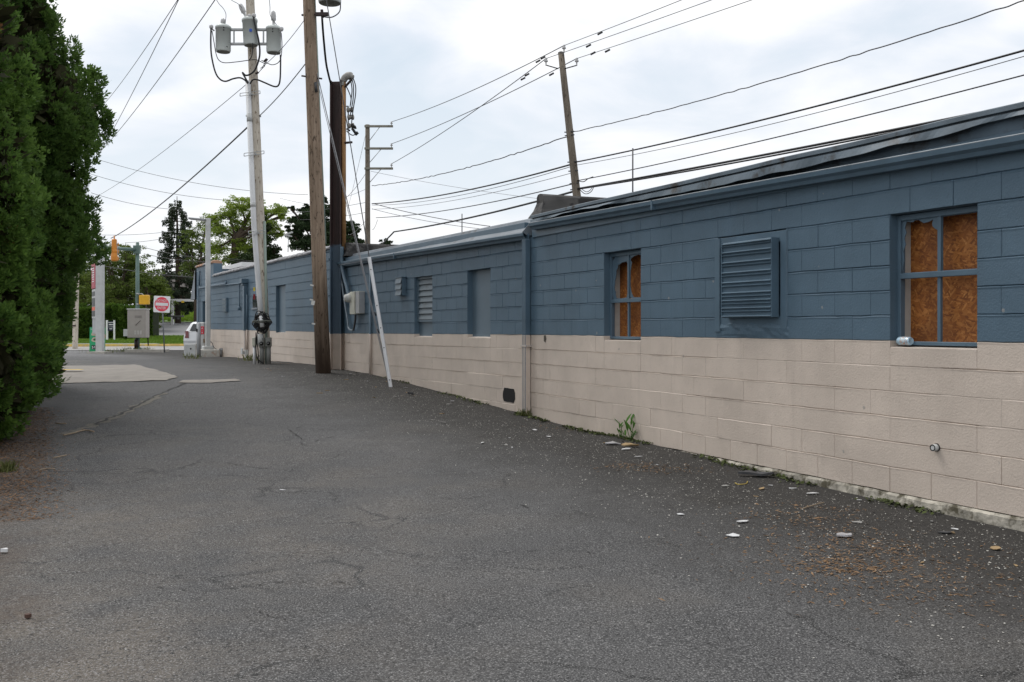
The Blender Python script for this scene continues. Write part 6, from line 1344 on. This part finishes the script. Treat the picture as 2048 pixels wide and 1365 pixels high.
# ================================================================ litter on the ground
m_leafl=leaf_mat('dry_leaf_litter',(.07,.040,.022),(.30,.175,.095),.8,.1,3)
m_chips=leaf_mat('pale_chips',(.20,.19,.17),(.60,.58,.53),.8,0,6)
m_needl=leaf_mat('orange_litter',(.09,.052,.028),(.32,.20,.11),.8,.1,6)
def scatter(name,label,pts,mat,tv,tf,s0,s1,lift=.004,cat='litter'):
    n=len(pts); q=np.array([[x,y,gzn(x,y)+lift] for x,y in pts]); a=nrg.uniform(0,2*PI,n)
    dr=np.stack([np.cos(a),np.sin(a),nrg.normal(0,.14,n)],1); nr=np.stack([nrg.normal(0,.25,n),nrg.normal(0,.25,n),np.ones(n)],1)
    o=leaf_object(name,mat,tv,tf,q,dr,nr,nrg.uniform(s0,s1,n),origin=(0,0,0)); tag(o,label,cat,None,'stuff')
def gauss(u,y,n,sx,sy): p=G(u,y); return [(p.x+rnd.gauss(0,sx),p.y+rnd.gauss(0,sy)) for _ in range(n)]
pts=[]
for _ in range(22000):
    Yy=rnd.uniform(7.0,14.5); e=-.47*Yy-.10; x=e-abs(rnd.gauss(0,.9))+rnd.gauss(0,.12)
    if rnd.random()<.94: pts.append((x,Yy))
scatter('leaf_litter','brown dry leaf litter under the evergreens along the left edge',pts,m_leafl,[(0,0,0),(.5,.16,.04),(1,0,0),(.5,-.16,.04)],LEAF_F,.012,.042)
pts=[]
for u,y,n,sx,sy in ((1720,1130,520,.45,.5),(1690,1135,260,.16,.12),(1690,1080,260,.30,.3),(1800,1160,420,.4,.3),(1760,1110,300,.3,.2),(1640,1040,90,.18,.12),(1560,1035,70,.25,.18),(1580,1010,50,.2,.1),(1300,938,160,.30,.12),(1250,935,90,.2,.1),(1345,945,80,.2,.1),(1680,1020,60,.12,.06),(1160,858,120,.25,.15),(1085,850,60,.2,.2),(560,728,90,.3,.25),(545,740,60,.15,.3),(800,792,60,.4,.3)): pts+=gauss(u,y,n,sx,sy)
scatter('dry_leaf_scatter','orange brown scraps of dry leaf scattered along the wall side of the driveway',pts,m_needl,[(0,0,0),(.5,.13,.03),(1,0,0),(.5,-.13,.03)],LEAF_F,.014,.05)
pts=[]
for _ in range(10000):
    s=rnd.uniform(3,23); d=abs(rnd.gauss(.9,.7))+.05
    Fr,a=(FA,s) if s<15 else (FB,s-15)
    p=Fr.p(a,d,0); pts.append((p.x,p.y))
for u,y in ((640,735),(680,745),(720,752),(600,735),(560,738)): pts+=gauss(u,y,40,.35,.5)
scatter('stone_chips','pale stone and mortar chips strewn in the dirt along the foot of the wall',pts,m_chips,[(0,-.25,0),(.5,-.4,.12),(1,.1,0),(.45,.38,.12)],LEAF_F,.005,.018)
pts=[]
for _ in range(2600):
    s=rnd.choice((rnd.uniform(11.5,15.2),rnd.uniform(15,22),rnd.uniform(6.5,11.5))); d=abs(rnd.gauss(0,.07))+.02
    if nz(s,3,1.1) < (-.05 if s<15.2 else .1): continue
    Fr,a=(FA,s) if s<15 else (FB,s-15); p=Fr.p(a,d,0); pts.append((p.x,p.y))
scatter('moss','patchy moss and tiny weeds growing along the joint between wall and asphalt',pts,leaf_mat('moss_green',(.03,.035,.012),(.085,.11,.03),.8,.1,4),[(0,-.3,0),(.5,-.35,.25),(1,0,.5),(.5,.35,.25)],LEAF_F,.015,.05,cat='moss')
# individual scraps
m_paper=M('paper_white',(.62,.62,.62),.6,.1,20); m_foil=M('crushed_foil',(.60,.60,.62),.32,.15,20,.5,40,metal=.5); m_cork=M('tan_bark_scrap',(.33,.23,.12),.8,.2,15); m_tar=M('tar_scrap',(.055,.055,.058),.6,.3,8); m_yel=M('yellow_cord',(.45,.33,.06),.6); m_stick=M('bare_stick',(.30,.23,.16),.8,.2,10)
def scrap(name,label,u,y,w_,h_,mat,th=.006,rot=0,n=9,curl=.01,cat='scrap'):
    p=G(u,y); p.z=gzn(p.x,p.y)+.004; mb=MB(); pts=[]
    for i in range(n):
        a=2*PI*i/n; q=rnd.uniform(.72,1.1); x,yy=math.cos(a)*w_/2*q,math.sin(a)*h_/2*q; c,s=math.cos(rot),math.sin(rot); pts.append(Vector((x*c-yy*s,x*s+yy*c,rnd.uniform(0,curl))))
    mb.add([p+q for q in pts]+[p+q+Vector((0,0,th)) for q in pts]+[p+Vector((0,0,th+curl*.8))],[tuple(range(n))]+[(i,(i+1)%n,n+(i+1)%n,n+i) for i in range(n)]+[(n+i,n+(i+1)%n,2*n) for i in range(n)])
    tag(mb.build(name,mat),label,cat); return p
scrap('flattened_can','crushed silver can lying flat on the asphalt near the wall',1689,1076,.13,.075,m_foil,.012,.1,12,.006,'can')
scrap('paper_scrap','crumpled white paper scrap left of the crushed can, ragged and thin',1466,1076,.11,.05,m_paper,.004,-.3,8,.015)
scrap('plastic_scrap','shiny pale plastic scrap below the weeds, left of the brown flap',1225,892,.22,.10,m_foil,.01,.25,9,.03)
scrap('bark_flap','brown curled flap of bark or card below the weeds',1262,897,.24,.10,m_cork,.01,-.15,8,.035)
scrap('paper_scrap','small white scrap tucked under the brown flap',1252,903,.12,.05,m_paper,.006,.2,7,.02)
scrap('tar_scrap','black curled piece of roofing felt at the foot of the wall',1510,955,.36,.10,m_tar,.02,-.15,10,.03)
scrap('paint_flake','long cream flake of paint right of the roofing felt',1586,977,.09,.03,m_paper,.003,.1,7,.005); scrap('paint_flake','short cream flake of paint between felt and long flake',1541,971,.05,.02,m_paper,.003,-.5,6,.004)
scrap('paint_flake','white flake close against the foundation',1719,1002,.05,.03,m_paper,.004,.3,7,.006)
scrap('paint_flake','white flake in the driveway in line with the white guy guard foot',565,983,.05,.03,m_paper,.004,.3,7,.004)
scrap('stone','small dark brown stone on the asphalt lower left',56,1240,.035,.03,M('brown_stone',(.08,.045,.035),.8),.018,0,8,.004,'stone'); scrap('stone','small white pebble at the far left edge of the asphalt',9,1111,.05,.03,m_paper,.02,0,8,.004,'stone')
scrap('tar_scrap','black oval scrap near the right edge by the foundation',1893,1065,.13,.06,m_tar,.006,.0,11,.006)
scrap('stone','pale broken mortar lump by the white guard foot',822,790,.10,.06,m_tar,.03,.2,8,.01,'stone')
scrap('rubble','dark rubble lump beside the concrete light pole base',461,709,.42,.25,m_tar,.14,0,10,.05,'rubble')
for u,y,l,lb in ((640,788,.12,'tan splinter lying left of the white guard, longest of three'),(655,783,.08,'tan splinter lying left of the white guard, shortest of three'),(692,760,.10,'tan splinter close to the brown pole foot')): scrap('wood_splinter',lb,u,y,l,.02,m_cork,.006,rnd.uniform(-.3,.3),6,.004)
p=[G(1470,968),G(1475,971),G(1484,971.5),G(1493,970),G(1495,966)]
tag(MB().tube(spline([q+Vector((0,0,.008)) for q in p],5),.004,5).build('cord',m_yel),'bent piece of yellow cord in front of the roofing felt','cord')
def stick(pts,r,label):
    tag(MB().tube(spline([G(*q)+Vector((0,0,.012)) for q in pts],4),r,6).build('twig',m_stick),label,'twig')
mbs=MB(); mbs.tube(spline([G(*q)+Vector((0,0,.012)) for q in ((127,873),(146,869.5),(160,865),(172,863),(188,866))],4),.009,6).tube([G(172,863)+Vector((0,0,.012)),G(163,861)+Vector((0,0,.014))],.006,5)
tag(mbs.build('twig',m_stick),'pale forked stick lying by the seam in front of the evergreens','twig')
stick([(108,919),(120,916),(133,914)],.007,'short brown twig right of the leaf litter'); stick([(78,943),(95,941),(110,941.5)],.005,'thin reddish twig nearest the leaf litter'); stick([(112,849),(123,849.5),(133,850)],.007,'brown twig above the forked stick, next to the evergreens')
stick([(1602,1022),(1625,1015),(1648,1009)],.004,'thin pale twig pointing at the foundation')
for i in range(46):
    a_=rnd.uniform(6.2,22); d_=abs(rnd.gauss(.75,.5))+.12; Fr_,q_=(FA,a_) if a_<15 else (FB,a_-15); w3=Fr_.p(q_,d_,0)
    n=rnd.choice((5,6,7)); p=Vector((w3.x,w3.y,gzn(w3.x,w3.y)+.004)); L=rnd.uniform(.02,.06); W3=L*rnd.uniform(.25,.6); ro=rnd.uniform(0,PI); mb=MB()
    ps=[Vector((math.cos(2*PI*j/n)*L*rnd.uniform(.7,1.1),math.sin(2*PI*j/n)*W3*rnd.uniform(.7,1.1),rnd.uniform(0,.008))) for j in range(n)]; ps=[Matrix.Rotation(ro,3,'Z')@q for q in ps]
    mb.add([p+q for q in ps]+[p+q+Vector((0,0,.004)) for q in ps],[tuple(range(n))[::-1],tuple(range(n,2*n))]+[(j,(j+1)%n,n+(j+1)%n,n+j) for j in range(n)])
    tag(mb.build('mortar_flake',rnd.choice((m_paper,m_cork,M('flake_gray',(.34,.33,.31),.8,.2,20)))),'small flat flake of paint or mortar lying in the dirt along the wall foot','flake','flakes strewn along the wall foot')
# drink can on the sill of the large window
s_,_z=FA.hit(1812,686,-.04); zc_=C0-.05+.012+.036; q0=FA.p(s_+.075,-.043,zc_); q1=FA.p(s_-.047,-.048,zc_)
ct=thing('drink_can','blue and silver drink can lying on the sill of the large boarded window','can',(q0+q1)/2-Vector((0,0,.034)))
ax=(q1-q0); Lc=ax.length
mb=MB(); mb.lathe([(0,.0),(.022,.001),(.027,-.004),(.034,.012),(.034,Lc-.014),(.027,Lc),(.024,Lc-.004),(0,Lc-.003)],q0,ax,20); mb.build('can_body',M('can_blue',(.45,.62,.74),.3,.1,40,metal=.2),ct)
mb=MB(); mb.lathe([(.0344,Lc*.28),(.0344,Lc*.72)],q0,ax,20); mb.build('can_band',M('can_band',(.50,.58,.62),.35,.2,60,dirt=(.55,.22,.08),dscale=45,dlo=.52,dhi=.56),ct)
mb=MB(); mb.lathe([(.0343,Lc-.03),(.0343,Lc-.015)],q0,ax,20); mb.build('can_rim',m_foil,ct)
for o in list(bpy.data.objects):
    if 'org' in o: del o['org']
